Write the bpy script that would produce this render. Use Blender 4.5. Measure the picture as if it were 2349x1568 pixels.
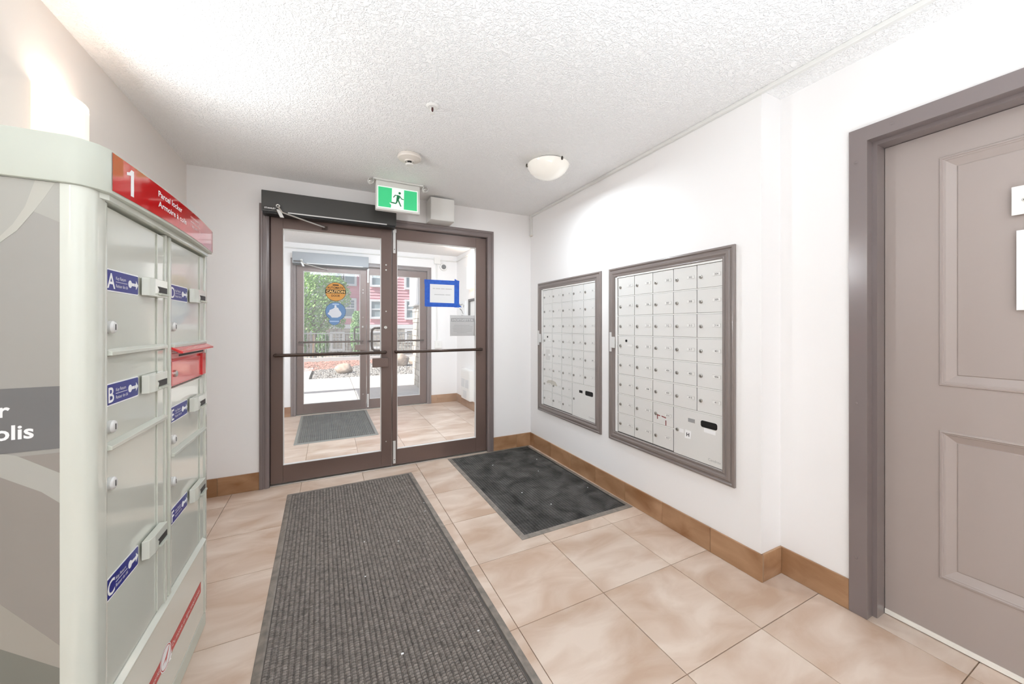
import bpy, bmesh, math, random
from mathutils import Vector
random.seed(7)
C = bpy.context.scene.collection
S = bpy.context.scene
PI = math.pi
for o in list(bpy.data.objects): bpy.data.objects.remove(o)

# ------------------------------------------------------------------ camera, sky, sun, lights, exposure
cam = bpy.data.cameras.new('camera'); cam.sensor_width = 36; cam.lens = 842.0 / 2349 * 36
cam.shift_y = -(784 - 747) / 2349; cam.clip_start = .05; cam.clip_end = 200
co = bpy.data.objects.new('camera', cam); C.objects.link(co)
co.location = (0, 0, 1.27); co.rotation_euler = (PI / 2, 0, -0.46074)
S.camera = co
S.view_settings.view_transform = 'Standard'; S.view_settings.look = 'None'
S.view_settings.gamma = 1; S.view_settings.use_curve_mapping = False
S.view_settings.exposure = 0.37
S.cycles.use_denoising = True
S.cycles.max_bounces = 14; S.cycles.diffuse_bounces = 8; S.cycles.transparent_max_bounces = 24
w = bpy.data.worlds.new('sky'); S.world = w; w.use_nodes = True
bg = w.node_tree.nodes['Background']
sky = w.node_tree.nodes.new('ShaderNodeTexSky'); sky.sky_type = 'NISHITA'; sky.sun_disc = False
sky.sun_elevation = math.radians(44); sky.sun_rotation = math.radians(-100); sky.dust_density = 2
w.node_tree.links.new(sky.outputs[0], bg.inputs[0]); bg.inputs[1].default_value = 0.14

def light(name, kind, loc, rot, energy, color=(1, 1, 1), **kw):
    d = bpy.data.lights.new(name, kind); d.energy = energy; d.color = color
    for k, v in kw.items(): setattr(d, k, v)
    o = bpy.data.objects.new(name, d); C.objects.link(o); o.location = loc; o.rotation_euler = rot
    return o
sunv = Vector((.70, .16, -.70)).normalized()
sun = light('sun', 'SUN', (-10, 2, 12), (0, 0, 0), 7.5, (1, .97, .92), angle=math.radians(.6))
sun.rotation_euler = sunv.to_track_quat('-Z', 'Y').to_euler()
# added unseen fill lights: lobby ones behind the viewer, another inside the vestibule
light('lobby_rear_fill', 'AREA', (.55, -2.3, 1.35), (PI / 2, 0, 0), 2, (.90, .96, 1), shape='RECTANGLE', size=2.6, size_y=2.0)  # added soft fill from the rear; no window stands there
light('lobby_top_fill', 'AREA', (.6, -.9, 2.36), (0, 0, 0), 3, (.88, .97, 1), shape='DISK', size=.9)  # added downward fill; no fixture is built here
light('lobby_up_fill', 'AREA', (.25, -1.05, .12), (PI, 0, 0), 72, (.80, .91, 1), shape='RECTANGLE', size=1.5, size_y=1.7, spread=math.radians(116))  # added upward fill to brighten the ceiling
light('lobby_side_fill', 'AREA', (-.80, -.45, 1.95), (PI / 2, 0, -PI / 2), 3, (.9, .95, 1), shape='RECTANGLE', size=.3, size_y=.4)  # added fill to brighten the mailbox wall
light('vestibule_top_fill', 'AREA', (.5, 3.78, 2.36), (math.radians(28), 0, 0), 46, (.82, .92, 1), shape='RECTANGLE', size=1.7, size_y=.25)  # added vestibule fill, tucked out of view above the inner doors

# ------------------------------------------------------------------ materials
def lin(c):
    r = []
    for v in c[:3]:
        v = v / 255
        r.append(v / 12.92 if v <= .04045 else ((v + .055) / 1.055) ** 2.4)
    return (*r, 1)
MATS = {}
def mat(name, col, rough=.5, metal=0, spec=.5, coat=0, emit=0, noise=None, bump=None, vary=0, col2=None, aniso=None):
    """noise=(scale, detail, amount) mixes col with col2; bump=(scale, strength, distance)"""
    if name in MATS: return MATS[name]
    m = bpy.data.materials.new(name); m.use_nodes = True; MATS[name] = m
    nt = m.node_tree; b = nt.nodes['Principled BSDF']; L = nt.links.new
    b.inputs['Base Color'].default_value = lin(col); b.inputs['Roughness'].default_value = rough
    b.inputs['Metallic'].default_value = metal; b.inputs['Specular IOR Level'].default_value = spec
    b.inputs['Coat Weight'].default_value = coat; b.inputs['Coat Roughness'].default_value = .04
    if emit:
        b.inputs['Emission Color'].default_value = lin(col); b.inputs['Emission Strength'].default_value = emit
    geo = None
    if noise or bump or vary:
        geo = nt.nodes.new('ShaderNodeNewGeometry'); pos = geo.outputs['Position']
        if vary:
            oi = nt.nodes.new('ShaderNodeObjectInfo'); ml = nt.nodes.new('ShaderNodeMath'); ml.operation = 'MULTIPLY'; ml.inputs[1].default_value = 57.0
            L(oi.outputs['Random'], ml.inputs[0])
            ad = nt.nodes.new('ShaderNodeVectorMath'); ad.operation = 'ADD'; L(pos, ad.inputs[0]); L(ml.outputs[0], ad.inputs[1]); pos = ad.outputs[0]
    if noise:
        mp = nt.nodes.new('ShaderNodeMapping'); L(pos, mp.inputs[0])
        if aniso: mp.inputs['Scale'].default_value = aniso[:3]; mp.inputs['Rotation'].default_value = (0, 0, aniso[3])
        n = nt.nodes.new('ShaderNodeTexNoise'); n.inputs['Scale'].default_value = noise[0]; n.inputs['Detail'].default_value = noise[1]
        n.inputs['Distortion'].default_value = .6
        L(mp.outputs[0], n.inputs['Vector'])
        rp = nt.nodes.new('ShaderNodeValToRGB'); rp.color_ramp.elements[0].position = .5 - noise[2]; rp.color_ramp.elements[1].position = .5 + noise[2]
        rp.color_ramp.elements[0].color = lin(col2 or col); rp.color_ramp.elements[1].color = lin(col)
        L(n.outputs['Fac'], rp.inputs[0]); out = rp.outputs[0]
        if vary:
            hs = nt.nodes.new('ShaderNodeHueSaturation'); mr = nt.nodes.new('ShaderNodeMapRange')
            mr.inputs['To Min'].default_value = 1 - vary; mr.inputs['To Max'].default_value = 1 + vary
            L(oi.outputs['Random'], mr.inputs[0]); L(mr.outputs[0], hs.inputs['Value']); L(out, hs.inputs['Color']); out = hs.outputs[0]
        L(out, b.inputs['Base Color'])
    if bump:
        n2 = nt.nodes.new('ShaderNodeTexNoise'); n2.inputs['Scale'].default_value = bump[0]; n2.inputs['Detail'].default_value = 3
        L(pos, n2.inputs['Vector'])
        bp = nt.nodes.new('ShaderNodeBump'); bp.inputs['Strength'].default_value = bump[1]; bp.inputs['Distance'].default_value = bump[2]
        L(n2.outputs['Fac'], bp.inputs['Height']); L(bp.outputs[0], b.inputs['Normal'])
    return m
def glass_mat(name, refl=.07, light_veil=.02, rough=0, tint=(1, 1, 1)):
    m = bpy.data.materials.new(name); m.use_nodes = True; nt = m.node_tree; L = nt.links.new
    for n in list(nt.nodes): nt.nodes.remove(n)
    out = nt.nodes.new('ShaderNodeOutputMaterial'); tr = nt.nodes.new('ShaderNodeBsdfTransparent'); tr.inputs[0].default_value = (*tint, 1)
    gl = nt.nodes.new('ShaderNodeBsdfGlossy'); gl.inputs['Roughness'].default_value = rough
    df = nt.nodes.new('ShaderNodeBsdfDiffuse'); df.inputs[0].default_value = (.8, .8, .8, 1)
    fr = nt.nodes.new('ShaderNodeFresnel'); fr.inputs[0].default_value = 1.5
    mx = nt.nodes.new('ShaderNodeMixShader'); m2 = nt.nodes.new('ShaderNodeMixShader'); m2.inputs[0].default_value = light_veil  # white diffuse share paints a veil of reflected light on the glass
    mm = nt.nodes.new('ShaderNodeMath'); mm.operation = 'MULTIPLY'; mm.inputs[1].default_value = refl / .04
    L(fr.outputs[0], mm.inputs[0]); L(mm.outputs[0], mx.inputs[0]); L(tr.outputs[0], mx.inputs[1]); L(gl.outputs[0], mx.inputs[2])
    L(mx.outputs[0], m2.inputs[1]); L(df.outputs[0], m2.inputs[2]); L(m2.outputs[0], out.inputs[0])
    MATS[name] = m; return m

PAINT = mat('wall_paint', (238, 236, 235), .55, spec=.3, bump=(240, .05, .002))
PAINT_L = mat('warm_wall_paint', (232, 225, 219), .5, spec=.35, bump=(240, .05, .002))
TILE = mat('floor_tile', (212, 194, 179), .34, spec=.45, noise=(3.2, 6, .17), col2=(184, 157, 136), vary=.035, aniso=(1.0, 2.1, 1, .6), bump=(30, .04, .002))
GROUT = mat('grout', (160, 135, 112), .9, spec=.1)
BASE = mat('base_tile', (178, 141, 108), .3, spec=.5, noise=(4, 5, .2), col2=(140, 98, 64), vary=.06, aniso=(1.0, 1.0, 2.2, .3))
CASING = mat('taupe_gloss_paint', (124, 113, 111), .22, spec=.5, coat=.25)
DOORPAINT = mat('taupe_door_paint', (166, 154, 148), .36, spec=.45, bump=(300, .03, .001))
BRONZE = mat('bronze_aluminium', (110, 91, 84), .36, metal=.2, spec=.5)
BRONZE2 = mat('bronze_bar', (70, 54, 46), .25, metal=.4, spec=.6)
CHARCOAL = mat('charcoal_enamel', (64, 63, 61), .3, spec=.5, coat=.2)
SILVER = mat('brushed_silver', (205, 203, 198), .28, metal=.85)
SILVERP = mat('silver_paint', (214, 213, 211), .4, metal=.15)
WHITE = mat('white_plastic', (233, 231, 227), .4)
CREAM = mat('cream_plastic', (226, 219, 210), .4)
OFFWHITE = mat('offwhite_enamel', (224, 223, 219), .35)
BLACK = mat('black', (12, 12, 12), .5)
DARK = mat('dark_grey', (48, 46, 44), .5)
GREY = mat('mid_grey', (150, 150, 150), .5)
LOCKER = mat('locker_cream_enamel', (206, 208, 197), .14, spec=.5, coat=.6)
LOCKERM = mat('locker_matt_enamel', (190, 193, 181), .38, spec=.4)
RED = mat('red_gloss', (206, 22, 26), .08, spec=.6, coat=.8)
REDM = mat('red_enamel', (214, 40, 42), .16, spec=.5, coat=.5)
REDT = mat('red_tape', (188, 42, 38), .35)
BLUE = mat('blue_label', (8, 26, 128), .3, coat=.08)
PRINTW = mat('white_print', (240, 240, 240), .5)
PRINTB = mat('black_print', (28, 28, 28), .5)
PRINTG = mat('grey_print', (170, 170, 168), .6)
GRN = mat('green_sign_face', (66, 208, 138), .35, emit=.18)
SIGNW = mat('white_sign_face', (240, 250, 244), .35, emit=.25)
GRND = mat('green_sign_print', (22, 128, 78), .4)
MBOX = mat('mailbox_silver', (222, 221, 218), .3, metal=.1, spec=.5)
MFRAME = mat('mailbox_rail', (236, 235, 232), .3, metal=.1)
MTRIM = mat('mailbox_frame_paint', (128, 118, 114), .3, spec=.5, coat=.3)
LOCKM = mat('lock_nickel', (178, 175, 170), .3, metal=.8)
PLATE = mat('number_plate', (230, 229, 226), .4)
RUBBER = mat('mat_rubber', (74, 73, 70), .6, spec=.35)
EDGE = mat('mat_edge_rubber', (140, 130, 121), .5, noise=(20, 3, .2), col2=(104, 97, 90))
PILE = mat('mat_ribbed_pile', (156, 147, 140), .85, spec=.15, noise=(60, 4, .25), col2=(100, 93, 88))
PILE2 = mat('mat_black_pile', (98, 95, 92), .7, spec=.3, noise=(7, 6, .2), col2=(46, 44, 42))
PILE3 = mat('mat_grey_pile', (112, 112, 108), .8, spec=.2, noise=(8, 4, .25), col2=(88, 88, 85))
SCONCE = mat('lit_opal_glass', (255, 232, 212), .3, emit=.52)
OPAL = mat('frosted_glass', (236, 232, 224), .18, spec=.5, coat=.4, emit=.18)
PAPER = mat('paper', (236, 236, 236), .7)
PAPERG = mat('backlit_paper', (206, 204, 203), .7)
TAPE = mat('blue_painters_tape', (28, 100, 205), .5, noise=(30, 3, .3), col2=(10, 72, 180))
ORANGE = mat('orange_sticker', (222, 158, 72), .4)
OBROWN = mat('brown_print', (62, 38, 12), .5)
SKYB = mat('blue_sticker', (112, 150, 196), .4)
SKYD = mat('blue_sticker_rim', (70, 100, 140), .4)
SKYW = mat('pale_sticker_print', (226, 230, 238), .5)
GLASS = glass_mat('door_glass', .013, .055)
WGLASS = glass_mat('window_glass', .08, .25)
# ceiling: knock-down texture
CEIL = mat('ceiling_texture', (244, 243, 242), .8, spec=.15)
def _ceil():
    nt = CEIL.node_tree; L = nt.links.new; b = nt.nodes['Principled BSDF']
    g = nt.nodes.new('ShaderNodeNewGeometry'); n = nt.nodes.new('ShaderNodeTexNoise'); n.inputs['Scale'].default_value = 62; n.inputs['Detail'].default_value = 2.5; n.inputs['Distortion'].default_value = 1.4
    L(g.outputs['Position'], n.inputs['Vector'])
    r = nt.nodes.new('ShaderNodeValToRGB'); r.color_ramp.elements[0].position = .40; r.color_ramp.elements[1].position = .56
    L(n.outputs['Fac'], r.inputs[0])
    bp = nt.nodes.new('ShaderNodeBump'); bp.inputs['Strength'].default_value = .6; bp.inputs['Distance'].default_value = .006
    L(r.outputs[0], bp.inputs['Height']); L(bp.outputs[0], b.inputs['Normal'])
_ceil()
CONCRETE = mat('concrete', (206, 203, 198), .85, noise=(5, 6, .3), col2=(190, 187, 182))
GRAVEL = mat('gravel', (176, 172, 166), .9, vary=0, noise=(28, 2, .2), col2=(112, 110, 106))
MULCH = mat('red_bark_mulch', (196, 156, 142), .9, noise=(30, 3, .25), col2=(140, 100, 88))
BOULDER = mat('boulder_stone', (206, 188, 170), .85, noise=(5, 6, .25), col2=(160, 140, 124), bump=(14, .5, .03))
STONE = mat('column_stone', (202, 196, 186), .85, noise=(6, 5, .25), col2=(150, 144, 136), vary=.18, bump=(30, .4, .01))
MORTAR = mat('mortar', (150, 146, 140), .9)
PINK = mat('pink_siding', (234, 172, 180), .7)
SIDEG = mat('grey_siding', (196, 198, 202), .7)
WTRIM = mat('white_trim', (232, 234, 236), .6)
PANE = mat('reflecting_pane', (150, 166, 172), .1, spec=.6)
LEAF = mat('leaf_green', (176, 212, 128), .6, noise=(6, 3, .25), col2=(104, 158, 72))
LEAF2 = mat('pale_leaf_green', (160, 196, 138), .6, noise=(6, 3, .25), col2=(110, 152, 96))
BARK = mat('bark', (116, 96, 80), .9)
RAILING = mat('grey_railing', (150, 154, 154), .4)

# ------------------------------------------------------------------ mesh helpers
class MB:
    def __init__(s): s.v = []; s.f = []
    def add(s, vs, fs):
        n = len(s.v); s.v += [tuple(v) for v in vs]; s.f += [tuple(i + n for i in f) for f in fs]; return s
    def box(s, x0, x1, y0, y1, z0, z1):
        if x0 > x1: x0, x1 = x1, x0
        if y0 > y1: y0, y1 = y1, y0
        if z0 > z1: z0, z1 = z1, z0
        return s.add([(x0, y0, z0), (x1, y0, z0), (x1, y1, z0), (x0, y1, z0), (x0, y0, z1), (x1, y0, z1), (x1, y1, z1), (x0, y1, z1)],
                     [(0, 3, 2, 1), (4, 5, 6, 7), (0, 1, 5, 4), (1, 2, 6, 5), (2, 3, 7, 6), (3, 0, 4, 7)])
    def prism(s, pts, fn, h0, h1):
        """polygon pts (a,b) extruded h0..h1 through fn(a,b,h)"""
        n = len(pts); vs = [fn(a, b, h0) for a, b in pts] + [fn(a, b, h1) for a, b in pts]
        fs = [tuple(range(n - 1, -1, -1)), tuple(range(n, 2 * n))] + [(i, (i + 1) % n, n + (i + 1) % n, n + i) for i in range(n)]
        return s.add(vs, fs)
    def tube(s, path, r, seg=12, cap=True):
        P = [Vector(p) for p in path]; rings = []; up = None
        for i, p in enumerate(P):
            t = (P[min(i + 1, len(P) - 1)] - P[max(i - 1, 0)]).normalized()
            if up is None: up = Vector((0, 0, 1)) if abs(t.z) < .9 else Vector((1, 0, 0))
            a = t.cross(up).normalized(); up = a.cross(t).normalized()
            rr = r[i] if isinstance(r, (list, tuple)) else r
            rings.append([p + (a * math.cos(2 * PI * k / seg) + up * math.sin(2 * PI * k / seg)) * rr for k in range(seg)])
        vs = [v for q in rings for v in q]; fs = []
        for i in range(len(P) - 1):
            for k in range(seg): fs.append((i * seg + k, i * seg + (k + 1) % seg, (i + 1) * seg + (k + 1) % seg, (i + 1) * seg + k))
        if cap: fs += [tuple(range(seg - 1, -1, -1)), tuple((len(P) - 1) * seg + k for k in range(seg))]
        return s.add(vs, fs)
    def lathe(s, prof, c, axis='z', seg=28, sx=1, sy=1):
        """prof: (radius, height) list, revolved about axis through c"""
        vs = []; fs = []
        for r, h in prof:
            for k in range(seg):
                a = 2 * PI * k / seg; u, v = r * math.cos(a) * sx, r * math.sin(a) * sy
                d = {'z': (u, v, h), 'y': (u, h, v), 'x': (h, u, v)}[axis]
                vs.append((c[0] + d[0], c[1] + d[1], c[2] + d[2]))
        for i in range(len(prof) - 1):
            for k in range(seg): fs.append((i * seg + k, i * seg + (k + 1) % seg, (i + 1) * seg + (k + 1) % seg, (i + 1) * seg + k))
        fs += [tuple(range(seg)), tuple((len(prof) - 1) * seg + k for k in range(seg))]
        return s.add(vs, fs)
    def sweep(s, rect, prof, fn):
        """mitred moulding round rect (a0,a1,b0,b1); prof (inset, height) outer to inner"""
        a0, a1, b0, b1 = rect; rings = []
        for t, h in prof: rings.append([fn(a0 + t, b0 + t, h), fn(a1 - t, b0 + t, h), fn(a1 - t, b1 - t, h), fn(a0 + t, b1 - t, h)])
        vs = [v for r in rings for v in r]; fs = []
        for i in range(len(rings) - 1):
            for k in range(4): fs.append((i * 4 + k, i * 4 + (k + 1) % 4, (i + 1) * 4 + (k + 1) % 4, (i + 1) * 4 + k))
        return s.add(vs, fs)
    def mesh(s, name, off=(0, 0, 0), smooth=False, bevel=0):
        m = bpy.data.meshes.new(name)
        m.from_pydata([(v[0] - off[0], v[1] - off[1], v[2] - off[2]) for v in s.v], [], s.f)
        b = bmesh.new(); b.from_mesh(m); bmesh.ops.recalc_face_normals(b, faces=b.faces)
        if bevel:
            es = [e for e in b.edges if len(e.link_faces) == 2 and e.calc_face_angle(0) > .5]
            bmesh.ops.bevel(b, geom=es, offset=bevel, segments=2, affect='EDGES', profile=.6)
        b.to_mesh(m); b.free()
        if smooth:
            m.polygons.foreach_set('use_smooth', [True] * len(m.polygons)); m.set_sharp_from_angle(angle=math.radians(38))
        m.update(); return m
WL = {}
def tag(o, label=None, cat=None, group=None, kind=None):
    if label: o['label'] = label
    if cat: o['category'] = cat
    if group: o['group'] = group
    if kind: o['kind'] = kind
    return o
def thing(name, base, label, cat, group=None, kind=None):
    o = bpy.data.objects.new(name, None); C.objects.link(o); o.location = base; WL[o.name] = base; o.empty_display_size = .05
    return tag(o, label, cat, group, kind)
def obj(name, mb, m, parent=None, smooth=False, bevel=0, base=None, label=None, cat=None, group=None, kind=None):
    off = WL.get(parent.name) if parent else (base or (0, 0, 0))
    me = mb.mesh(name, off, smooth, bevel); me.materials.append(m)
    o = bpy.data.objects.new(name, me); C.objects.link(o)
    if parent: o.parent = parent
    else: o.location = off
    WL[o.name] = off
    return tag(o, label, cat, group, kind)
def inst(name, me, parent, loc, label=None):
    """a further object on the mesh me (built about its own origin) at world loc"""
    o = bpy.data.objects.new(name, me); C.objects.link(o); off = WL[parent.name]; o.parent = parent
    o.location = (loc[0] - off[0], loc[1] - off[1], loc[2] - off[2]); WL[o.name] = loc
    if label: o['label'] = label
    return o
def plane_map(origin, right, up):
    O, R, U = Vector(origin), Vector(right), Vector(up); N = R.cross(U)
    return lambda a, b, h=0: tuple(O + R * a + U * b + N * h)
def text(name, body, m, parent, fn, h, align='l', wid=None, lift=.0008, bold=0.0, hgt=None):
    """lettering: cap height h, placed through fn(a,b,h)"""
    c = bpy.data.curves.new('tmp', 'FONT'); c.body = body; c.size = h / .729; c.offset = bold * h; c.resolution_u = 3; c.fill_mode = 'FRONT'
    o = bpy.data.objects.new('tmp', c); C.objects.link(o); dg = bpy.context.evaluated_depsgraph_get(); dg.update()
    me = bpy.data.meshes.new_from_object(o.evaluated_get(dg)); bpy.data.objects.remove(o); bpy.data.curves.remove(c)
    vs = [v.co.copy() for v in me.vertices]; fs = [tuple(p.vertices) for p in me.polygons]; bpy.data.meshes.remove(me)
    if not vs: return None
    x0 = min(v.x for v in vs); x1 = max(v.x for v in vs); k = (wid / (x1 - x0)) if wid else 1
    sh = {'l': -x0 * k, 'c': -(x0 + x1) / 2 * k, 'r': -x1 * k}[align]
    mb = MB(); mb.v = [fn(v.x * k + sh, v.y, lift) for v in vs]; mb.f = fs
    off = WL[parent.name]; m2 = bpy.data.meshes.new(name)
    m2.from_pydata([(v[0] - off[0], v[1] - off[1], v[2] - off[2]) for v in mb.v], [], fs); m2.materials.append(m)
    o = bpy.data.objects.new(name, m2); C.objects.link(o); o.parent = parent; WL[o.name] = off
    return o
def rrect(a0, a1, b0, b1, r, n=4):
    p = []
    for cx, cy, s in ((a1 - r, b1 - r, 0), (a0 + r, b1 - r, 1), (a0 + r, b0 + r, 2), (a1 - r, b0 + r, 3)):
        for k in range(n + 1):
            t = (s + k / n) * PI / 2; p.append((cx + r * math.cos(t), cy + r * math.sin(t)))
    return p
def circ(cx, cy, r, n=28, ry=None): return [(cx + r * math.cos(2 * PI * k / n), cy + (ry or r) * math.sin(2 * PI * k / n)) for k in range(n)]
def stroke(pts, wd):
    """thick polyline as one polygon (a,b); wd number or per-point list"""
    L_, R_ = [], []; P = [Vector((*p, 0)) for p in pts]
    for i, p in enumerate(P):
        t = (P[min(i + 1, len(P) - 1)] - P[max(i - 1, 0)]).normalized(); n = Vector((-t.y, t.x, 0)); ww = (wd[i] if isinstance(wd, (list, tuple)) else wd) / 2
        L_.append((p.x + n.x * ww, p.y + n.y * ww)); R_.append((p.x - n.x * ww, p.y - n.y * ww))
    return L_ + R_[::-1]
ST = dict(kind='structure')

# ------------------------------------------------------------------ the room
XL, XR, XRR, YB, YV, H = -.93, 1.925, 2.09, 3.43, 5.98, 2.44
fl = obj('floor', MB().box(-1.05, 2.3, -2.7, 6.14, -.14, -.006), GROUT, label='beige stone-look tiled floor of lobby and vestibule', **ST)
T = .4572; tx0, ty0 = .710, .915
full = MB().box(.0015, T - .0015, .0015, T - .0015, -.006, 0).mesh('tile', bevel=.0012); full.materials.append(TILE)
for i in range(-4, 4):
    for j in range(-8, 12):
        x, y = tx0 + i * T, ty0 + j * T
        lx0, lx1, ly0, ly1 = max(x, XL), min(x + T, 2.3), max(y, -2.6), min(y + T, 6.13)
        if lx1 - lx0 < .03 or ly1 - ly0 < .03: continue
        zz = random.uniform(-.0004, .0004)
        if lx1 - lx0 > T - .001 and ly1 - ly0 > T - .001: inst('tile', full, fl, (x, y, zz))
        else:
            me = MB().box(lx0 - x + .0015, lx1 - x - .0015, ly0 - y + .0015, ly1 - y - .0015, -.006, 0).mesh('tile', bevel=.0012); me.materials.append(TILE)
            inst('tile', me, fl, (x, y, zz))
obj('ceiling', MB().box(-1.08, 2.4, -2.75, 6.2, H, H + .12), CEIL, label='white knock-down textured ceiling', **ST)
obj('wall_left', MB().box(XL - .15, XL, -2.6, 6.13, -.02, H), PAINT_L, label='warm off-white wall behind the parcel locker', **ST)
obj('wall_right', MB().box(XR, XR + .33, 1.085, 6.13, -.02, H), PAINT, label='white wall holding the two mailbox banks', **ST)
# recessed wall with the painted door
DY0, DY1, DZ = -.215, .755, 2.085   # rough opening
mb = MB().box(XRR, XRR + .16, DY1, 1.085, -.02, H).box(XRR, XRR + .16, -2.6, DY0, -.02, H).box(XRR, XRR + .16, DY0, DY1, DZ, H)
obj('wall_right_recess', mb, PAINT, label='white recessed wall around the taupe door', **ST)
obj('wall_back', MB().box(XL - .15, XRR + .16, -2.75, -2.6, -.02, H), PAINT, label='white wall behind the viewer', **ST)
FX0, FX1, FZ = -.49, 1.487, 2.222
def entry_wall(name, y, label):
    mb = MB().box(XL, FX0 + .02, y, y + .13, -.02, H).box(FX1 - .02, XR, y, y + .13, -.02, H).box(FX0 + .02, FX1 - .02, y, y + .13, FZ - .02, H)
    obj(name, mb, PAINT, label=label, **ST)
entry_wall('wall_entrance', YB, 'white wall around the inner glass doors')
entry_wall('wall_vestibule', YV, 'white wall around the outer glass doors')
# tile baseboards: every tile a piece
def baseboard(name, label, a0, a1, first, pitch, fn, h=.135, th=.011):
    o = thing(name, fn(a0, 0, 0), label, 'baseboard', **ST)
    edges = [a0]; x = first
    while x < a1 - .02:
        if x > a0 + .02: edges.append(x)
        x += pitch
    edges.append(a1)
    for p, q in zip(edges, edges[1:]):
        m = MB(); m.prism([(p + .0012, .0005), (q - .0012, .0005), (q - .0012, h), (p + .0012, h)], fn, .0005, th + random.uniform(-.0006, .0006))
        obj('tile', m, BASE, o, bevel=.0012)
    g = MB(); g.prism([(a0, .0005), (a1, .0005), (a1, h - .002), (a0, h - .002)], fn, .0002, th - .003); obj('grout', g, GROUT, o)
onR = lambda X: (lambda a, b, h: (X - h, a, b))
onB = lambda Y: (lambda a, b, h: (a, Y - h, b))
onF = lambda Y: (lambda a, b, h: (a, Y + h, b))
onL = lambda X: (lambda a, b, h: (X + h, a, b))
baseboard('baseboard_right', 'brown tile baseboard below the mailboxes', 1.074, YB, 1.352, .333, onR(XR))
baseboard('baseboard_recess', 'short brown tile baseboard on the wall return', XR - .011, XRR - .011, 5, .333, onB(1.085))
baseboard('baseboard_right_recess', 'brown tile baseboard beside the taupe door', .80, 1.085, 5, .333, onR(XRR))
baseboard('baseboard_entrance_right', 'brown tile baseboard right of the glass doors', FX1, XR - .011, 1.75, .333, onB(YB))
baseboard('baseboard_entrance_left', 'brown tile baseboard left of the glass doors', XL, FX0, -.75, .333, onB(YB))
baseboard('baseboard_left', 'brown tile baseboard along the locker wall', 2.0, YB - .012, 2.2, .333, onL(XL))
baseboard('baseboard_vestibule_right', 'brown tile baseboard on the vestibule right wall', YB + .14, YV, 3.7, .333, onR(XR))
baseboard('baseboard_vestibule_corner', 'brown tile baseboard right of the outer doors', FX1, XR - .011, 1.58, .333, onB(YV))
baseboard('baseboard_vestibule_left', 'brown tile baseboard left of the outer doors', XL, FX0, -.75, .333, onB(YV))

# ------------------------------------------------------------------ glazed double doors
def casing(name, y, label):
    o = thing(name, (FX0, y, 0), label, 'door frame', **ST)
    prof = [(0, 0), (0, .016), (.012, .020), (.022, .020), (.026, .014), (.036, .014), (.040, .020), (.052, .020), (.062, .014), (.066, .006), (.066, -.13)]
    def run(side):
        m = MB()
        for (t0, h0), (t1, h1) in zip(prof, prof[1:]):
            if side == 'l': m.add([(FX0 + t0, y - h0, .001), (FX0 + t1, y - h1, .001), (FX0 + t1, y - h1, FZ - t1), (FX0 + t0, y - h0, FZ - t0)], [(0, 1, 2, 3)])
            if side == 'r': m.add([(FX1 - t0, y - h0, .001), (FX1 - t1, y - h1, .001), (FX1 - t1, y - h1, FZ - t1), (FX1 - t0, y - h0, FZ - t0)], [(3, 2, 1, 0)])
            if side == 't': m.add([(FX0 + t0, y - h0, FZ - t0), (FX0 + t1, y - h1, FZ - t1), (FX1 - t1, y - h1, FZ - t1), (FX1 - t0, y - h0, FZ - t0)], [(0, 1, 2, 3)])
        return m
    obj('jamb', run('l'), CASING, o); obj('jamb', run('r'), CASING, o); obj('head', run('t'), CASING, o)
    obj('door_stop', MB().box(FX0 + .066, FX0 + .085, y + .075, y + .125, .001, 2.154).box(FX1 - .085, FX1 - .066, y + .075, y + .125, .001, 2.154).box(FX0 + .085, FX1 - .085, y + .075, y + .125, 2.15, 2.155), BRONZE, o)
    obj('threshold', MB().box(FX0 + .068, FX1 - .068, y - .005, y + .12, .0008, .008), SILVER, o, bevel=.002)
    return o
def leaf(name, y, x0, x1, gx0, gx1, side, label, pz=1.037):
    f0, f1 = y + .020, y + .064
    o = thing(name, ((x0 + x1) / 2, (f0 + f1) / 2, .012), label, 'door', **ST)
    gz0, gz1, z0, z1 = .152, 2.05, .012, 2.150
    obj('stile', MB().box(x0, gx0, f0, f1, z0, z1), BRONZE, o, bevel=.002); obj('stile', MB().box(gx1, x1, f0, f1, z0, z1), BRONZE, o, bevel=.002)
    obj('top_rail', MB().box(gx0, gx1, f0, f1, gz1, z1), BRONZE, o, bevel=.002); obj('bottom_rail', MB().box(gx0, gx1, f0, f1, z0, gz0), BRONZE, o, bevel=.002)
    fn = lambda a, b, h: (a, f0 - h, b)
    obj('glazing_bead', MB().sweep((gx0, gx1, gz0, gz1), [(0, 0), (.001, .002), (.004, .002), (.007, -.010), (.007, -.02)], fn), SILVERP, o)
    obj('glass_pane', MB().box(gx0 + .002, gx1 - .002, f0 + .019, f0 + .025, gz0 + .002, gz1 - .002), GLASS, o, label='clear glass pane')
    a, b = (x0 + .035, gx1 + .03) if side == 'l' else (gx0 - .012, gx1 + .044)
    py = f0 - .060
    obj('push_bar', MB().tube([(a, f0 - .001, pz), (a, py + .012, pz), (a + .004, py + .003, pz), (a + .014, py, pz), (b - .014, py, pz), (b - .004, py + .003, pz), (b, py + .012, pz), (b, f0 - .001, pz)], .0135, 14), BRONZE2, o, smooth=True)
    return o, f0, f1
def disc(x, y, z, r, d=.004): return MB().lathe([(r, 0), (r, -d * .6), (r * .8, -d)], (x, y, z), 'y', 16)
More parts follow.
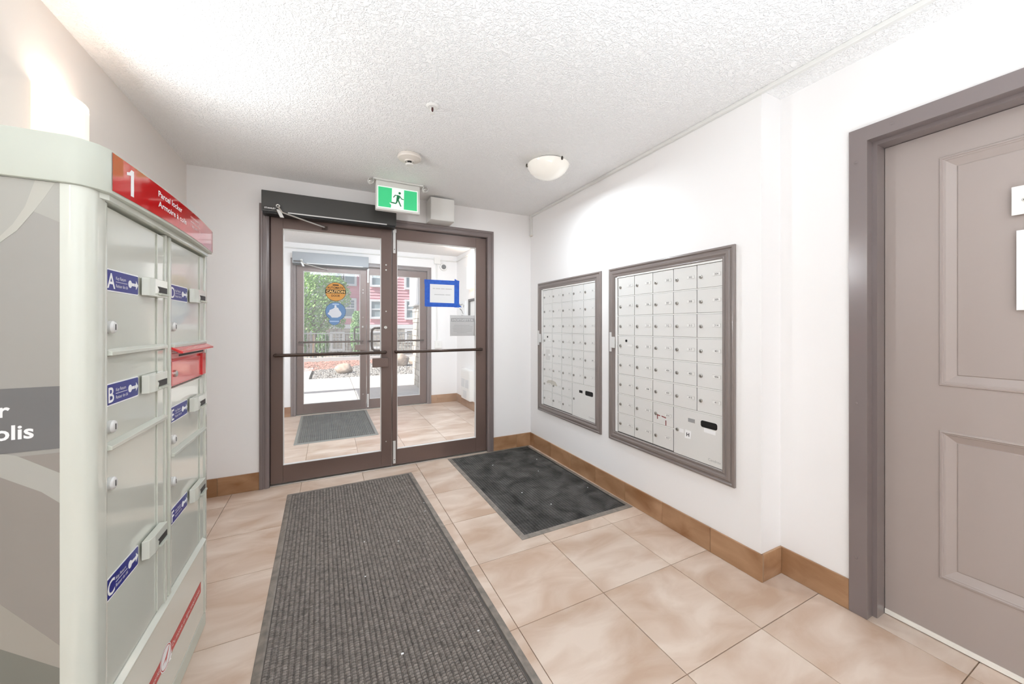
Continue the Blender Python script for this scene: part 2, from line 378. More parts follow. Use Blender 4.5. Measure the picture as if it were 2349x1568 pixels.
def door_set(y, n, where):
    casing('trim_%d' % n, y, 'taupe steel frame of the %s double doors' % where)
    l, f0, f1 = leaf('door_%d' % (2 * n - 1), y, -.420, .500, -.336, .411, 'l', 'left bronze glass door of the %s pair, under the door operator' % where)
    r, _, _ = leaf('door_%d' % (2 * n), y, .506, 1.418, .546, 1.309, 'r', 'right bronze glass door of the %s pair' % where)
    for z, rad in ((1.816, .007), (1.770, .007), (.235, .006), (1.40, .006)): obj('screw', disc(.452, f0 - .0003, z, rad), SILVER, l, smooth=True)
    lc = obj('lock_cylinder', disc(.447, f0 - .0003, 1.256, .0145, .008), SILVER, l, smooth=True)
    obj('keyhole', MB().box(.4455, .4485, f0 - .0092, f0 - .0084, 1.250, 1.262), DARK, lc)
    obj('latch_box', MB().box(.335, .470, f0 - .034, f0 - .0005, .905, .985), BRONZE, l, bevel=.004)
    obj('pull_handle', MB().tube([(.445, f1 + .001, 1.250), (.430, f1 + .03, 1.252), (.40, f1 + .045, 1.252), (.365, f1 + .05, 1.250), (.345, f1 + .05, 1.235), (.341, f1 + .05, 1.21), (.341, f1 + .05, 1.09), (.345, f1 + .05, 1.062), (.365, f1 + .05, 1.048), (.40, f1 + .045, 1.046), (.430, f1 + .03, 1.046), (.445, f1 + .001, 1.048)], .0105, 12), BRONZE2, l, smooth=True)
    for z0, z1, cap in ((1.924, 2.11, 1), (.030, .232, 0)):
        m = MB().box(.5105, .5325, f0 - .016, f0 - .0005, z0, z1)
        if cap: m.box(.508, .538, f0 - .020, f0 - .0005, z1, z1 + .030)
        obj('surface_bolt', m, SILVERP, r, bevel=.002)
        obj('bolt_screw', disc(.5215, f0 - .0163, z0 + .035, .004, .002), DARK, r)
    # door operator
    op = thing('door_operator', (.03, y, 2.13), 'long %s door operator box over the %s glass doors' % ('charcoal' if n == 1 else 'grey', where), 'door operator')
    body = CHARCOAL if n == 1 else mat('veiled_enamel', (140, 145, 150), .35)  # outer housing coloured lighter for the veil of light on the glass
    obj('housing', MB().box(-.462, .520, y - .120, y - .0205, 2.140, 2.296), body, op, bevel=.004)
    obj('bevel_glint_strip', MB().box(-.29, .44, y - .1205, y - .1185, 2.1375, 2.1465), SILVERP, op)  # pale strip paints the light reflected along the lower bevel
    obj('underside', MB().box(-.455, .512, y - .112, y - .0215, 2.124, 2.1398), BLACK, op)
    fnp = plane_map((-.452, y - .1205, 2.150), (1, 0, 0), (0, 0, 1))
    m = MB().prism(rrect(0, .094, 0, .026, .0128), fnp, 0, .003); bp = obj('name_plate', m, DARK, op)
    if n == 1: text('lettering', 'STANLEY', PRINTW, op, plane_map((-.405, y - .1238, 2.157), (1, 0, 0), (0, 0, 1)), .0115, 'c', wid=.074, bold=.04)
    arm = obj('arm', MB().tube([(-.352, y - .15, 2.172), (-.322, y - .16, 2.130), (-.037, y - .012, 2.086)], [.008, .006, .006], 10), SILVER, op, smooth=True)
    obj('arm_joint', MB().lathe([(.013, -.012), (.015, -.008), (.015, .008), (.013, .012)], (-.352, y - .140, 2.178), 'y', 16), SILVER, op, smooth=True)
    obj('arm_spindle', MB().tube([(-.352, y - .152, 2.176), (-.352, y - .11, 2.176)], .008), SILVER, op)
    obj('arm_bracket', MB().prism([(-.362, 2.150), (-.338, 2.152), (-.312, 2.094), (-.338, 2.093)], plane_map((0, y - .150, 0), (1, 0, 0), (0, 0, 1)), -.006, .006), SILVERP, op, bevel=.001)
    obj('arm_shoe', MB().box(-.060, -.018, y + .0005, y + .0195, 2.070, 2.100).tube([(-.037, y - .018, 2.084), (-.037, y + .002, 2.084)], .007), BRONZE2, op, bevel=.001)
    return l, r
door_set(YB, 1, 'inner')
door_set(YV, 2, 'outer')

# stickers and notices on the inner glass
gy = YB + .039 - .0008
st = thing('door_sticker', (.045, gy, 1.48), 'round orange caution sticker on the left inner glass door', 'sticker')
fs = plane_map((.045, gy, 1.560), (1, 0, 0), (0, 0, 1))
obj('disc', MB().prism(circ(0, 0, .080, 40), fs, 0, .0006), OBROWN, st); obj('face', MB().prism(circ(0, 0, .077, 40), fs, .0006, .0009), ORANGE, st)
obj('band', MB().prism([(-.0765, -.014), (.0765, -.014), (.0765, .017), (-.0765, .017)], fs, .0009, .0012), OBROWN, st)
obj('bar', MB().prism(rrect(-.024, .024, .052, .062, .004), fs, .0009, .0012), OBROWN, st)
f2 = lambda dz: plane_map((.045, gy, 1.560 + dz), (1, 0, 0), (0, 0, 1))
text('lettering', 'AUTOMATIC', OBROWN, st, f2(.025), .019, 'c', wid=.130, lift=.0012, bold=.03)
text('lettering', 'CAUTION', mat('sticker_yellow', (246, 206, 130), .5), st, f2(-.0085), .021, 'c', wid=.143, lift=.0015, bold=.05)
text('lettering', 'DOOR', OBROWN, st, f2(-.042), .018, 'c', wid=.066, lift=.0012, bold=.03)
st = thing('door_sticker', (.045, gy, 1.275), 'pale blue bulb-shaped sticker below the orange caution sticker', 'sticker')
fs = plane_map((.045, gy, 1.392), (1, 0, 0), (0, 0, 1))
def bulb(k): 
    p = [(.079 * k * math.cos(t), .079 * k * math.sin(t)) for t in [math.radians(-58 + i * (296 / 34)) for i in range(35)]]
    q = [(-.010 + .043 * k * math.cos(t), -.073 + .043 * k * math.sin(t)) for t in [math.radians(176 + i * (188 / 18)) for i in range(19)]]
    return p + q
obj('rim', MB().prism(bulb(1), fs, 0, .0006), SKYD, st); obj('face', MB().prism(bulb(.955), fs, .0006, .0009), SKYB, st)
obj('pictogram', MB().prism([(-.062, -.020), (-.05, -.004), (-.046, .012), (-.02, .024), (-.008, .034), (-.010, .050), (0, .056), (.006, .048), (.006, .036), (.02, .030), (.026, .014), (.040, -.004), (.046, -.022), (.036, -.04), (.014, -.052), (-.03, -.052), (-.040, -.036)], fs, .0009, .0012), SKYW, st)
obj('pill', MB().prism(rrect(-.026, .026, .056, .067, .005), fs, .0009, .0012), mat('sticker_pale_blue', (180, 204, 232), .5), st)
obj('bar', MB().prism(rrect(-.046, .026, -.088, -.080, .003), fs, .0009, .0012), mat('sticker_pale_blue', (180, 204, 232), .5), st)
# taped notice
nt = thing('taped_notice', (.97, gy, 1.45), 'white paper taped with blue tape to the right inner glass door', 'notice')
fs = plane_map((0, gy, 0), (1, 0, 0), (0, 0, 1))
obj('paper', MB().prism([(.836, 1.475), (1.108, 1.478), (1.108, 1.69), (.836, 1.682)], fs, 0, .0004), PAPER, nt)
obj('tape', MB().prism([(.798, 1.668), (1.140, 1.668), (1.143, 1.711), (.799, 1.709)], fs, .0005, .0008), TAPE, nt)
obj('tape', MB().prism([(.812, 1.452), (1.168, 1.453), (1.150, 1.470), (1.135, 1.490), (.808, 1.493)], fs, .0005, .0008), TAPE, nt)
obj('tape', MB().prism([(.802, 1.455), (.850, 1.452), (.852, 1.700), (.802, 1.708)], fs, .0009, .0012), TAPE, nt)
obj('tape', MB().prism([(1.090, 1.450), (1.139, 1.450), (1.141, 1.713), (1.118, 1.716), (1.096, 1.730), (1.091, 1.70)], fs, .0009, .0012), TAPE, nt)
m = MB()
for zz, wds in ((1.622, (.022, .044, .036, .064)), (1.565, (.10, .05))):
    tot = sum(wds) + .007 * (len(wds) - 1); a = .972 - tot / 2
    for wd in wds: m.prism([(a, zz), (a + wd, zz), (a + wd, zz + .009), (a, zz + .009)], fs, .0005, .0007); a += wd + .007
obj('faint_print', m, mat('faint_print', (206, 206, 206), .6), nt)
# mirrored attention notice on the far side of the right glass
ay = YB + .0455
nt = thing('glass_notice', (1.18, ay, 1.17), 'grey backlit notice reading ATTENTION in mirror writing, on right inner glass door', 'notice')
fs = plane_map((0, ay + .0012, 0), (1, 0, 0), (0, 0, 1))
obj('paper', MB().prism([(1.05, 1.170), (1.3055, 1.170), (1.3055, 1.375), (1.05, 1.375)], fs, 0, .0004), PAPERG, nt)
obj('band', MB().prism([(1.061, 1.311), (1.302, 1.311), (1.302, 1.346), (1.061, 1.346)], fs, .0005, .0007), mat('notice_band', (164, 163, 163), .6), nt)
text('lettering', 'ATTENTION', mat('notice_letter', (216, 215, 214), .6), nt, lambda a, b, h: fs(1.1815 - a, 1.318 + b, h), .021, 'c', wid=.218, lift=.0009, bold=.04)
m = MB()
for k, (a, b) in enumerate(((1.09, 1.255), (1.077, 1.285), (1.075, 1.285), (1.08, 1.278), (1.085, 1.276), (1.12, 1.225))):
    z = 1.272 - k * .0145; m.prism([(a, z), (b, z), (b, z + .006), (a, z + .006)], fs, .0005, .0007)
obj('faint_print', m, mat('notice_print', (184, 183, 182), .6), nt)

# ------------------------------------------------------------------ exit sign, junction box, ceiling fittings
ex = thing('exit_sign', (.50, 3.11, 2.19), 'green running-man exit sign hung from the ceiling over the glass doors', 'exit sign')
obj('housing', MB().box(.326, .674, 3.082, 3.135, 2.197, 2.428), OFFWHITE, ex, bevel=.008, smooth=True)
obj('canopy', MB().box(.305, .700, 3.065, 3.155, 2.4285, 2.4395), OFFWHITE, ex, bevel=.003)
fe = plane_map((0, 3.0815, 0), (1, 0, 0), (0, 0, 1))
obj('sign_face', MB().prism([(.338, 2.213), (.655, 2.213), (.655, 2.386), (.338, 2.386)], fe, 0, .0012), SIGNW, ex)
obj('green_panel', MB().prism([(.344, 2.220), (.440, 2.220), (.443, 2.244), (.428, 2.258), (.446, 2.262), (.449, 2.378), (.344, 2.378)], fe, .0013, .002), GRN, ex)
obj('green_panel', MB().prism([(.541, 2.220), (.648, 2.220), (.648, 2.378), (.544, 2.378)], fe, .0013, .002), GRN, ex)
m = MB().prism(circ(.509, 2.347, .0095, 20), fe, .0021, .0026)
for p, wd in (([(.460, 2.306), (.474, 2.326), (.497, 2.324)], .0075), ([(.502, 2.326), (.513, 2.318), (.523, 2.303), (.541, 2.299)], .0075), ([(.502, 2.328), (.497, 2.31), (.491, 2.290)], [.024, .024, .018]), ([(.490, 2.294), (.485, 2.270), (.478, 2.260), (.462, 2.262), (.440, 2.263)], [.012, .011, .0105, .010, .009]), ([(.495, 2.294), (.505, 2.272), (.519, 2.240)], [.012, .010, .009])):
    m.prism(stroke(p, wd), fe, .0021, .0026 + random.uniform(0, .0003))
obj('running_figure', m, GRND, ex)
for x in (.290, .716):
    h = obj('lamp_head', MB().lathe([(.012, .03), (.022, .022), (.024, 0), (.024, -.014), (.021, -.018)], (x, 3.085, 2.411), 'y', 24), OFFWHITE, ex, smooth=True)
    obj('lamp_lens', MB().lathe([(.019, -.0185), (.014, -.024), (.006, -.026)], (x, 3.085, 2.411), 'y', 20), mat('clear_lens', (176, 174, 170), .12, metal=.5), h, smooth=True)
    obj('lamp_neck', MB().tube([(x, 3.10, 2.425), (x, 3.10, 2.4395)], .008), OFFWHITE, ex)
jb = thing('junction_box', (.915, YB, 2.22), 'white square box on the wall right of the exit sign', 'junction box')
obj('box', MB().box(.805, 1.026, 3.255, YB - .0005, 2.222, 2.425), OFFWHITE, jb, bevel=.006, smooth=True)
obj('cover', MB().box(.809, 1.022, 3.2515, 3.2545, 2.226, 2.421), OFFWHITE, jb, bevel=.001)
# dome lamp
dl = thing('ceiling_light', (1.40, 2.24, H), 'frosted glass dome ceiling lamp near the mailbox wall', 'ceiling lamp')
obj('pan', MB().lathe([(.10, -.0005), (.118, -.004), (.118, -.022)], (1.40, 2.24, H), 'z', 36), WHITE, dl, smooth=True)
obj('glass_dome', MB().lathe([(.148, -.020), (.150, -.026), (.143, -.045), (.125, -.070), (.098, -.092), (.065, -.108), (.030, -.117), (.004, -.119)], (1.40, 2.24, H), 'z', 48), OPAL, dl, smooth=True)
for k in (0, 1, 2):
    a = math.radians(157 + 120 * k); x, y = 1.40 + .152 * math.cos(a), 2.24 + .152 * math.sin(a)
    obj('clip', MB().lathe([(.004, .016), (.007, .010), (.008, 0), (.006, -.007)], (x, y, H - .030), 'z', 14), mat('clip_metal', (86, 80, 74), .3, metal=.6), dl, smooth=True)
sd = thing('smoke_detector', (.49, 2.57, H), 'cream round smoke detector on the ceiling in front of the exit sign', 'smoke detector')
obj('base', MB().lathe([(.070, -.0005), (.074, -.004), (.074, -.012)], (.49, 2.57, H), 'z', 36), CREAM, sd, smooth=True)
obj('body', MB().lathe([(.078, -.0125), (.080, -.018), (.074, -.028), (.050, -.036), (.034, -.040), (.030, -.046)], (.49, 2.57, H), 'z', 36), CREAM, sd, smooth=True)
obj('chamber', MB().lathe([(.022, -.0462), (.022, -.060)], (.49, 2.57, H), 'z', 24), BLACK, sd)
obj('cap', MB().lathe([(.027, -.0602), (.028, -.066), (.022, -.071)], (.49, 2.57, H), 'z', 24), WHITE, sd, smooth=True)
for k in range(4):
    a = k * PI / 2 + .6; obj('rib', MB().box(-.002, .002, -.002, .002, -.0605, -.045).tube([(0, 0, -.046), (0, 0, -.0605)], .002, 6), CREAM, sd).location = (.024 * math.cos(a) + 0, .024 * math.sin(a) + 0, 0)
for o in sd.children:
    if o.name.startswith('rib'):
        for v in o.data.vertices: v.co += Vector((.49, 2.57, H))
sp = thing('sprinkler', (.49, 1.94, H), 'small white ceiling sprinkler head ahead of the smoke detector', 'sprinkler')
obj('escutcheon', MB().lathe([(.034, -.0005), (.033, -.004), (.024, -.008), (.016, -.006)], (.49, 1.94, H), 'z', 30), WHITE, sp, smooth=True)
obj('bulb', MB().lathe([(.004, -.008), (.0055, -.018), (.003, -.032)], (.49, 1.94, H), 'z', 12), mat('dark_red', (70, 24, 24), .3), sp, smooth=True)
fr = MB()
for sx in (-1, 1): fr.tube([(.49 + sx * .010, 1.94, H - .006), (.49 + sx * .012, 1.94, H - .022), (.49 + sx * .003, 1.94, H - .036)], .0022, 8)
obj('frame_arms', fr, WHITE, sp, smooth=True)
obj('deflector', MB().lathe([(.003, -.036), (.013, -.038), (.013, -.0395), (.003, -.041)], (.49, 1.94, H), 'z', 16), WHITE, sp)
# conduit along the ceiling edge
cd = thing('cable_conduit', (1.914, 3.39, 2.227), 'white cable cover along the ceiling edge above the mailboxes', 'conduit')
obj('run', MB().box(1.903, 1.9245, -2.0, 3.41, 2.4195, 2.4395), OFFWHITE, cd, bevel=.003)
obj('drop', MB().box(1.904, 1.9245, 3.385, 3.405, 2.232, 2.419), OFFWHITE, cd, bevel=.003)
obj('elbow', MB().box(1.9005, 1.9245, 3.382, 3.412, 2.40, 2.4395), OFFWHITE, cd, bevel=.003)
obj('end_cap', MB().box(1.899, 1.9245, 3.380, 3.412, 2.218, 2.2318), CREAM, cd, bevel=.003)

# ------------------------------------------------------------------ mailbox banks
onX = lambda X: plane_map((X, 0, 0), (0, -1, 0), (0, 0, 1))   # a = -y
def fX(X): return lambda a, b, h=0: (X - h, a, b)
mdoor = MB().box(-.005, 0, -.1585, 0, -.1335, 0).mesh('mailbox_door', bevel=.0012); mdoor.materials.append(MBOX)
mlock = MB().lathe([(.0105, 0), (.0105, -.004), (.008, -.0055)], (0, 0, 0), 'x', 16).mesh('lock', smooth=True); mlock.materials.append(LOCKM)
mkey = MB().box(-.0005, 0, -.0012, .0012, -.005, .005).mesh('keyhole'); mkey.materials.append(DARK)
mplate = MB().box(-.0008, 0, -.047, 0, -.009, .009).box(-.0012, -.0008, -.047, 0, .0082, .009).mesh('number_plate'); mplate.materials.append(PLATE)
mpl2 = MB().box(-.0006, 0, -.0478, .0008, -.0098, .0098).mesh('plate_holder'); mpl2.materials.append(LOCKM)
def mailbank(dy, numbers, label, big):
    Y0, Z0, PY, PZ = 2.089 + dy, 1.622, .1632, .1425
    base = (XR, 1.70 + dy, .413)
    o = thing('mailbox_bank', base, label, 'mailboxes')
    rect = (1.212 + dy, 2.187 + dy, .413, 1.702)
    prof = [(0, .0005), (0, .013), (.004, .017), (.012, .018), (.018, .012), (.024, .012), (.030, .019), (.042, .020), (.052, .013), (.056, .013), (.060, .017), (.066, .015), (.070, .006), (.0705, .003)]
    obj('frame', MB().sweep(rect, prof, lambda a, b, h: (XR - h, a, b)), MTRIM, o, smooth=True, label='moulded taupe frame')
    obj('face_frame', MB().box(XR - .0035, XR - .0006, 1.270 + dy, 2.130 + dy, .474, 1.646), mat('shadow_gap_grey', (96, 94, 92), .6), o)
    fr = MB().box(XR - .0125, XR - .0036, 2.095 + dy, 2.1145 + dy, .485, 1.630).box(XR - .0125, XR - .0036, 1.2655 + dy, 1.2695 + dy, .49, 1.630)
    fr.box(XR - .0125, XR - .0036, 1.27 + dy, 2.095 + dy, 1.6245, 1.636).box(XR - .0125, XR - .0036, 1.27 + dy, 2.095 + dy, .476, .481)
    obj('side_rail', fr, MFRAME, o)
    for r in range(1, 8):
        wy = 1.27 if r < 7 else 1.597
        obj('shelf_rail', MB().box(XR - .0080, XR - .0036, wy + dy, 2.0955 + dy, Z0 - r * PZ + .0012, Z0 - r * PZ + .0075), MFRAME, o)
    k = 0
    for r in range(8):
        for c in range(5):
            if r >= 6 and c >= 3: continue
            num = numbers[k]; k += 1
            y, z = Y0 - c * PY - .0016, Z0 - r * PZ
            d = inst('mailbox_door', mdoor, o, (XR - .0036, y, z))
            X = XR - .0088
            lk = inst('lock', mlock, d, (X, y - .024, z - .070))
            inst('keyhole', mkey, d, (X - .0056, y - .024, z - .070))
            inst('plate_holder', mpl2, d, (X, y - .096, z - .064)); inst('number_plate', mplate, d, (X - .0006, y - .096, z - .064))
            if num: text('number', num, PRINTB, d, plane_map((X - .0016, y - .1195, z - .0695), (0, -1, 0), (0, 0, 1)), .0115, 'c', lift=.0004)
            if r == 3 and c == 0: obj('master_lock', MB().lathe([(.009, 0), (.009, -.003)], (X, y - .083, z - .032), 'x', 16), BLACK, d)
            if r == 4 and c == 0 and not big: obj('clear_holder', MB().prism(rrect(-(y - .05), -(y - .125), z - .115, z - .012, .01), onX(X), 0, .001), mat('clear_plastic', (208, 207, 204), .2), d)
            if r == 6 and c < 2 and not big:
                a = 2.075 + dy - .06
                if c == 0: obj('tape_residue', MB().prism([(-(y - .06), z - .05), (-(y - .09), z - .028), (-(y - .158), z - .02), (-(y - .158), z - .062), (-(y - .10), z - .066)], onX(X), 0, .0006), mat('old_tape', (190, 186, 176), .4), d)
                else: obj('tape_residue', MB().prism([(-y, z - .02), (-(y - .06), z - .03), (-(y - .095), z - .068), (-(y - .04), z - .064), (-y, z - .06)], onX(X), 0, .0006), mat('old_tape', (190, 186, 176), .4), d)
            if big and num == '414':
                t = MB()
                for p in ([(-(y - .034), z - .103), (-(y - .040), z - .103), (-(y - .040), z - .080), (-(y - .058), z - .082), (-(y - .058), z - .076), (-(y - .034), z - .073)], [(-(y - .070), z - .081), (-(y - .104), z - .086), (-(y - .104), z - .080), (-(y - .070), z - .075)], [(-(y - .101), z - .098), (-(y - .107), z - .099), (-(y - .107), z - .132), (-(y - .101), z - .131)]):
                    t.prism(p, onX(X), 0, .0006)
                obj('red_tape_corner', t, mat('dark_red_tape', (128, 34, 40), .5), d)
    # parcel compartment
    y1, y0, z1, z0 = 1.597 + dy, 1.2725 + dy, Z0 - 6 * PZ, .4855
    d = obj('parcel_door', MB().box(XR - .0088, XR - .0036, y0, y1, z0, z1), MBOX, o, bevel=.0012); WL[d.name] = WL[o.name]
    X = XR - .0088; fx = onX(X)
    inst('lock', mlock, d, (X, 1.571 + dy, .634)); inst('keyhole', mkey, d, (X - .0056, 1.571 + dy, .634))
    obj('mail_slot', MB().prism(rrect(-1.412 - dy, -1.311 - dy, .690, .728, .012), fx, 0, .0008), BLACK, d)
    obj('small_slot', MB().prism([(-1.495 - dy, .699), (-1.450 - dy, .699), (-1.450 - dy, .721), (-1.495 - dy, .721)], fx, 0, .0008), GREY if big else BLACK, d)
    if big:
        obj('slot_label', MB().prism([(-1.392, .664), (-1.322, .662), (-1.322, .684), (-1.392, .686)], fx, 0, .0006), PAPER, d)
        obj('lock_label', MB().prism([(-1.556, .622), (-1.526, .622), (-1.526, .645), (-1.556, .645)], fx, 0, .0005), PAPER, d)
        s_ = obj('letter_sticker', MB().prism([(-1.518, .596), (-1.478, .600), (-1.474, .646), (-1.514, .648)], fx, .0006, .0012), PRINTW, d)
        text('lettering', 'H', PRINTB, d, plane_map((X - .0014, 1.496, .611), (0, -1, 0), (0, 0, 1)), .022, 'c', lift=.0004, bold=.04)
    text('lettering', 'Cendrex', PRINTG, d, plane_map((X - .0003, 1.290 + dy, .510), (0, -1, 0), (0, 0, 1)), .0155, 'r', lift=.0005)
    # latch on the far side
    fr = MB().box(XR - .026, XR - .0185, 2.112 + dy, 2.152 + dy, 1.105, 1.188).box(XR - .0255, XR - .019, 2.146 + dy, 2.166 + dy, 1.076, 1.222)
    obj('hinge_latch', fr, SILVERP, o, bevel=.002)
    return o
nb = ['217', '301', '302', '303', '304', '305', '306', '307', '308', '309', '310', '311', '312', '313', '314', '', '315', '316', '317', '401', '402', '403', '404', '405', '406', '407', '408', '409', '410', '411', '412', '413', '414', '415', '416', '417']
mailbank(0, nb, 'silver mailbox bank nearer the taupe door, with red tape marks and an H sticker', True)
seq = [str(n) for n in list(range(101, 118)) + list(range(201, 217))]; ns = []
for k in range(36): ns.append('' if k in (15, 20, 33) else seq.pop(0))
mailbank(1.068, ns, 'silver mailbox bank nearer the glass doors, in the corner', False)

# ------------------------------------------------------------------ taupe panel door at right
o = thing('trim_3', (XRR, .80, 0), 'taupe steel door frame on the right wall', 'door frame', **ST)
CZ = 2.133
def jamb_prof(): return [(0, 0), (0, .012), (.060, .012), (.060, -.040), (.075, -.040), (.075, -.16), (0, -.16)]
pj = [(0, -.0005), (0, .012), (.062, .012), (.062, -.038), (.078, -.038), (.078, -.16)]
def run3(side):
    m = MB()
    for (t0, h0), (t1, h1) in zip(pj, pj[1:]):
        if side == 'f': m.add([(XRR - h0, .80 - t0, .001), (XRR - h1, .80 - t1, .001), (XRR - h1, .80 - t1, CZ - t1), (XRR - h0, .80 - t0, CZ - t0)], [(0, 1, 2, 3)])
        if side == 'n': m.add([(XRR - h0, -.265 + t0, .001), (XRR - h1, -.265 + t1, .001), (XRR - h1, -.265 + t1, CZ - t1), (XRR - h0, -.265 + t0, CZ - t0)], [(3, 2, 1, 0)])
        if side == 't': m.add([(XRR - h0, .80 - t0, CZ - t0), (XRR - h1, .80 - t1, CZ - t1), (XRR - h1, -.265 + t1, CZ - t1), (XRR - h0, -.265 + t0, CZ - t0)], [(0, 1, 2, 3)])
    return m
obj('jamb', run3('f'), CASING, o); obj('jamb', run3('n'), CASING, o); obj('head', run3('t'), CASING, o)
for y, z in ((.775, 1.99), (.775, .93), (.775, .25)): obj('screw', MB().lathe([(.006, 0), (.006, -.0012), (.004, -.002)], (XRR - .0122, y, z), 'x', 14), CASING, o)
for y in (.66, .2): obj('screw', MB().lathe([(.006, 0), (.006, -.0012), (.004, -.002)], (XRR - .0122, y, 2.105), 'x', 14), CASING, o)
XD = 2.20; dy0, dy1, dz0, dz1 = -.185, .7205, .024, 2.053
o = thing('door_5', (XD, .27, .024), 'taupe two-panel door at the right edge with a white plate and paper', 'door', **ST)
pan = [(-.020, .560, 1.030, 1.945), (-.020, .566, .258, .852)]
m = MB().box(XD, XD + .044, pan[0][1], dy1, dz0, dz1).box(XD, XD + .044, dy0, pan[0][0], dz0, dz1)
m.box(XD, XD + .044, pan[0][0], pan[0][1], pan[0][3], dz1).box(XD, XD + .044, pan[0][0], pan[0][1], pan[1][3], pan[0][2]).box(XD, XD + .044, pan[0][0], pan[0][1], dz0, pan[1][2])
obj('slab', m, DOORPAINT, o)
for a0, a1, b0, b1 in ((-.020, .560, 1.030, 1.945), (-.020, .560, .258, .852)):
    m = MB().sweep((a0, a1, b0, b1), [(0, 0), (.002, .004), (.008, .005), (.011, .001), (.014, .001), (.018, -.003), (.043, -.015), (.045, -.015), (.047, -.012)], lambda a, b, h: (XD - h, a, b))
    m.add([(XD + .012, a0 + .047, b0 + .047), (XD + .012, a1 - .047, b0 + .047), (XD + .012, a1 - .047, b1 - .047), (XD + .012, a0 + .047, b1 - .047)], [(0, 1, 2, 3)])
    obj('panel', m, DOORPAINT, o)
obj('light_gap_strip', MB().box(XD - .004, XD + .040, dy0, dy1, .004, .0235), mat('light_gap_white', (236, 232, 224), .5), o)  # white strip stands in for light leaking under the door
h = obj('door_handle', MB().lathe([(.030, 0), (.030, -.008), (.012, -.012), (.012, -.04), (.026, -.05), (.030, -.065), (.022, -.078)], (XD, -.125, .97), 'x', 24), SILVER, o, smooth=True)
p = thing('door_plate', (XD - .001, .28, 1.665), 'white plastic sign plate screwed to the taupe door above the paper', 'sign plate')
obj('plate', MB().box(XD - .004, XD - .0005, .16, .384, 1.6655, 1.7675), WHITE, p, bevel=.001)
for y in (.357, .187):
    s_ = obj('screw', MB().lathe([(.0055, 0), (.0055, -.0016), (.004, -.0022)], (XD - .0041, y, 1.716), 'x', 16), SILVER, p, smooth=True)
    obj('screw_recess', MB().lathe([(.0018, 0), (.0018, -.0004)], (XD - .0063, y, 1.716), 'x', 8), DARK, p)
obj('door_paper', MB().box(XD - .0018, XD - .0006, .155, .3735, 1.326, 1.610), PAPER, base=(XD - .001, .265, 1.326), label='plain white paper sheet stuck on the taupe door under the plate', cat='paper')

# ------------------------------------------------------------------ parcel locker
LX = -.470; LY0, LY1 = 1.130, 1.985
lk = thing('parcel_locker', (-.70, 1.56, 0), 'cream parcel locker with a red header sign and lettered doors on the left', 'parcel locker')
fL = plane_map((0, 0, 0), (0, 1, 0), (0, 0, 1))          # a=y b=z h=+x
def fLX(X): return plane_map((X, 0, 0), (0, 1, 0), (0, 0, 1))
r = .034
corner = [(LX - r + r * math.sin(t), LY0 + r - r * math.cos(t)) for t in [k * PI / 2 / 8 for k in range(9)]]
flat = lambda a, b, h: (a, b, h)
obj('corner_post', MB().prism([(LX - .012 - r, LY0)] + corner + [(LX, 1.190), (LX - .03, 1.190), (LX - .03, 1.165), (LX - .045, 1.150)], flat, .062, 1.575), LOCKER, lk, smooth=True)
obj('carcass', MB().box(-.9295, LX - .031, 1.152, LY1 - .001, .062, 1.575), LOCKERM, lk)
obj('end_stile', MB().box(LX - .03, LX, 1.958, LY1, .062, 1.575), LOCKER, lk, bevel=.005, smooth=True)
obj('plinth', MB().box(-.9295, LX - .004, LY0 + .01, LY1, .0005, .061), LOCKERM, lk, bevel=.003)
# printed side panel
sp_ = obj('side_panel', MB().box(-.9295, LX - .0455, 1.1315, 1.1515, .062, 1.575), mat('side_print', (160, 157, 151), .45, noise=(3, 2, .35), col2=(153, 150, 143)), lk)
fs = plane_map((0, 1.1314, 0), (1, 0, 0), (0, 0, 1)); xs = -.516
def pr(name, pts, m, h=.0004): obj(name, MB().prism(pts, fs, .0001, h), m, sp_)
G1 = mat('print_light', (180, 178, 168), .45); G2 = mat('print_mid', (168, 166, 158), .45); G3 = mat('print_band', (110, 109, 108), .4); G4 = mat('print_dark', (120, 119, 110), .45); G5 = mat('print_warm', (143, 136, 129), .45)
pr('printed_fold', [(-.9290, .063), (xs, .063), (xs, 1.0), (-.9290, 1.0)], G5, .0003)
pr('printed_fold', [(-.9290, 1.20), (-.70, 1.375), (-.620, 1.432), (-.6, 1.453), (-.583, 1.479), (-.566, 1.518), (-.552, 1.5745), (-.9290, 1.5745)], G2, .0005)
pr('printed_fold', [(-.9290, 1.17), (-.70, 1.36), (-.6, 1.440), (-.577, 1.467), (-.554, 1.509), (-.539, 1.539), (-.523, 1.5745), (-.552, 1.5745), (-.566, 1.518), (-.583, 1.479), (-.6, 1.453), (-.620, 1.432), (-.70, 1.375), (-.9290, 1.20)], G1, .0007)
pr('printed_fold', [(-.554, 1.509), (xs, 1.491), (xs, 1.5745), (-.523, 1.5745), (-.539, 1.539)], G2, .0005)
pr('printed_fold', [(-.9290, 1.06), (-.62, 1.010), (-.6, 1.010), (-.579, 1.003), (xs, .956), (xs, .892), (-.543, .921), (-.6, .962), (-.9290, 1.00)], G2, .0006)
pr('printed_fold', [(-.9290, .90), (-.6, .704), (xs, .588), (xs, .540), (-.6, .613), (-.9290, .76)], mat('print_low', (156, 150, 140), .45), .0006)
pr('printed_fold', [(-.9290, .76), (-.6, .613), (xs, .540), (xs, .063), (-.9290, .063)], G4, .0005)
pr('print_band', [(-.9290, 1.009), (xs, 1.009), (xs, 1.1415), (-.9290, 1.1415)], G3, .0009)
text('lettering', 'Parcel locker', PRINTW, sp_, plane_map((-.5865, 1.1304, 1.084), (1, 0, 0), (0, 0, 1)), .030, 'r', lift=.0003, bold=.03)
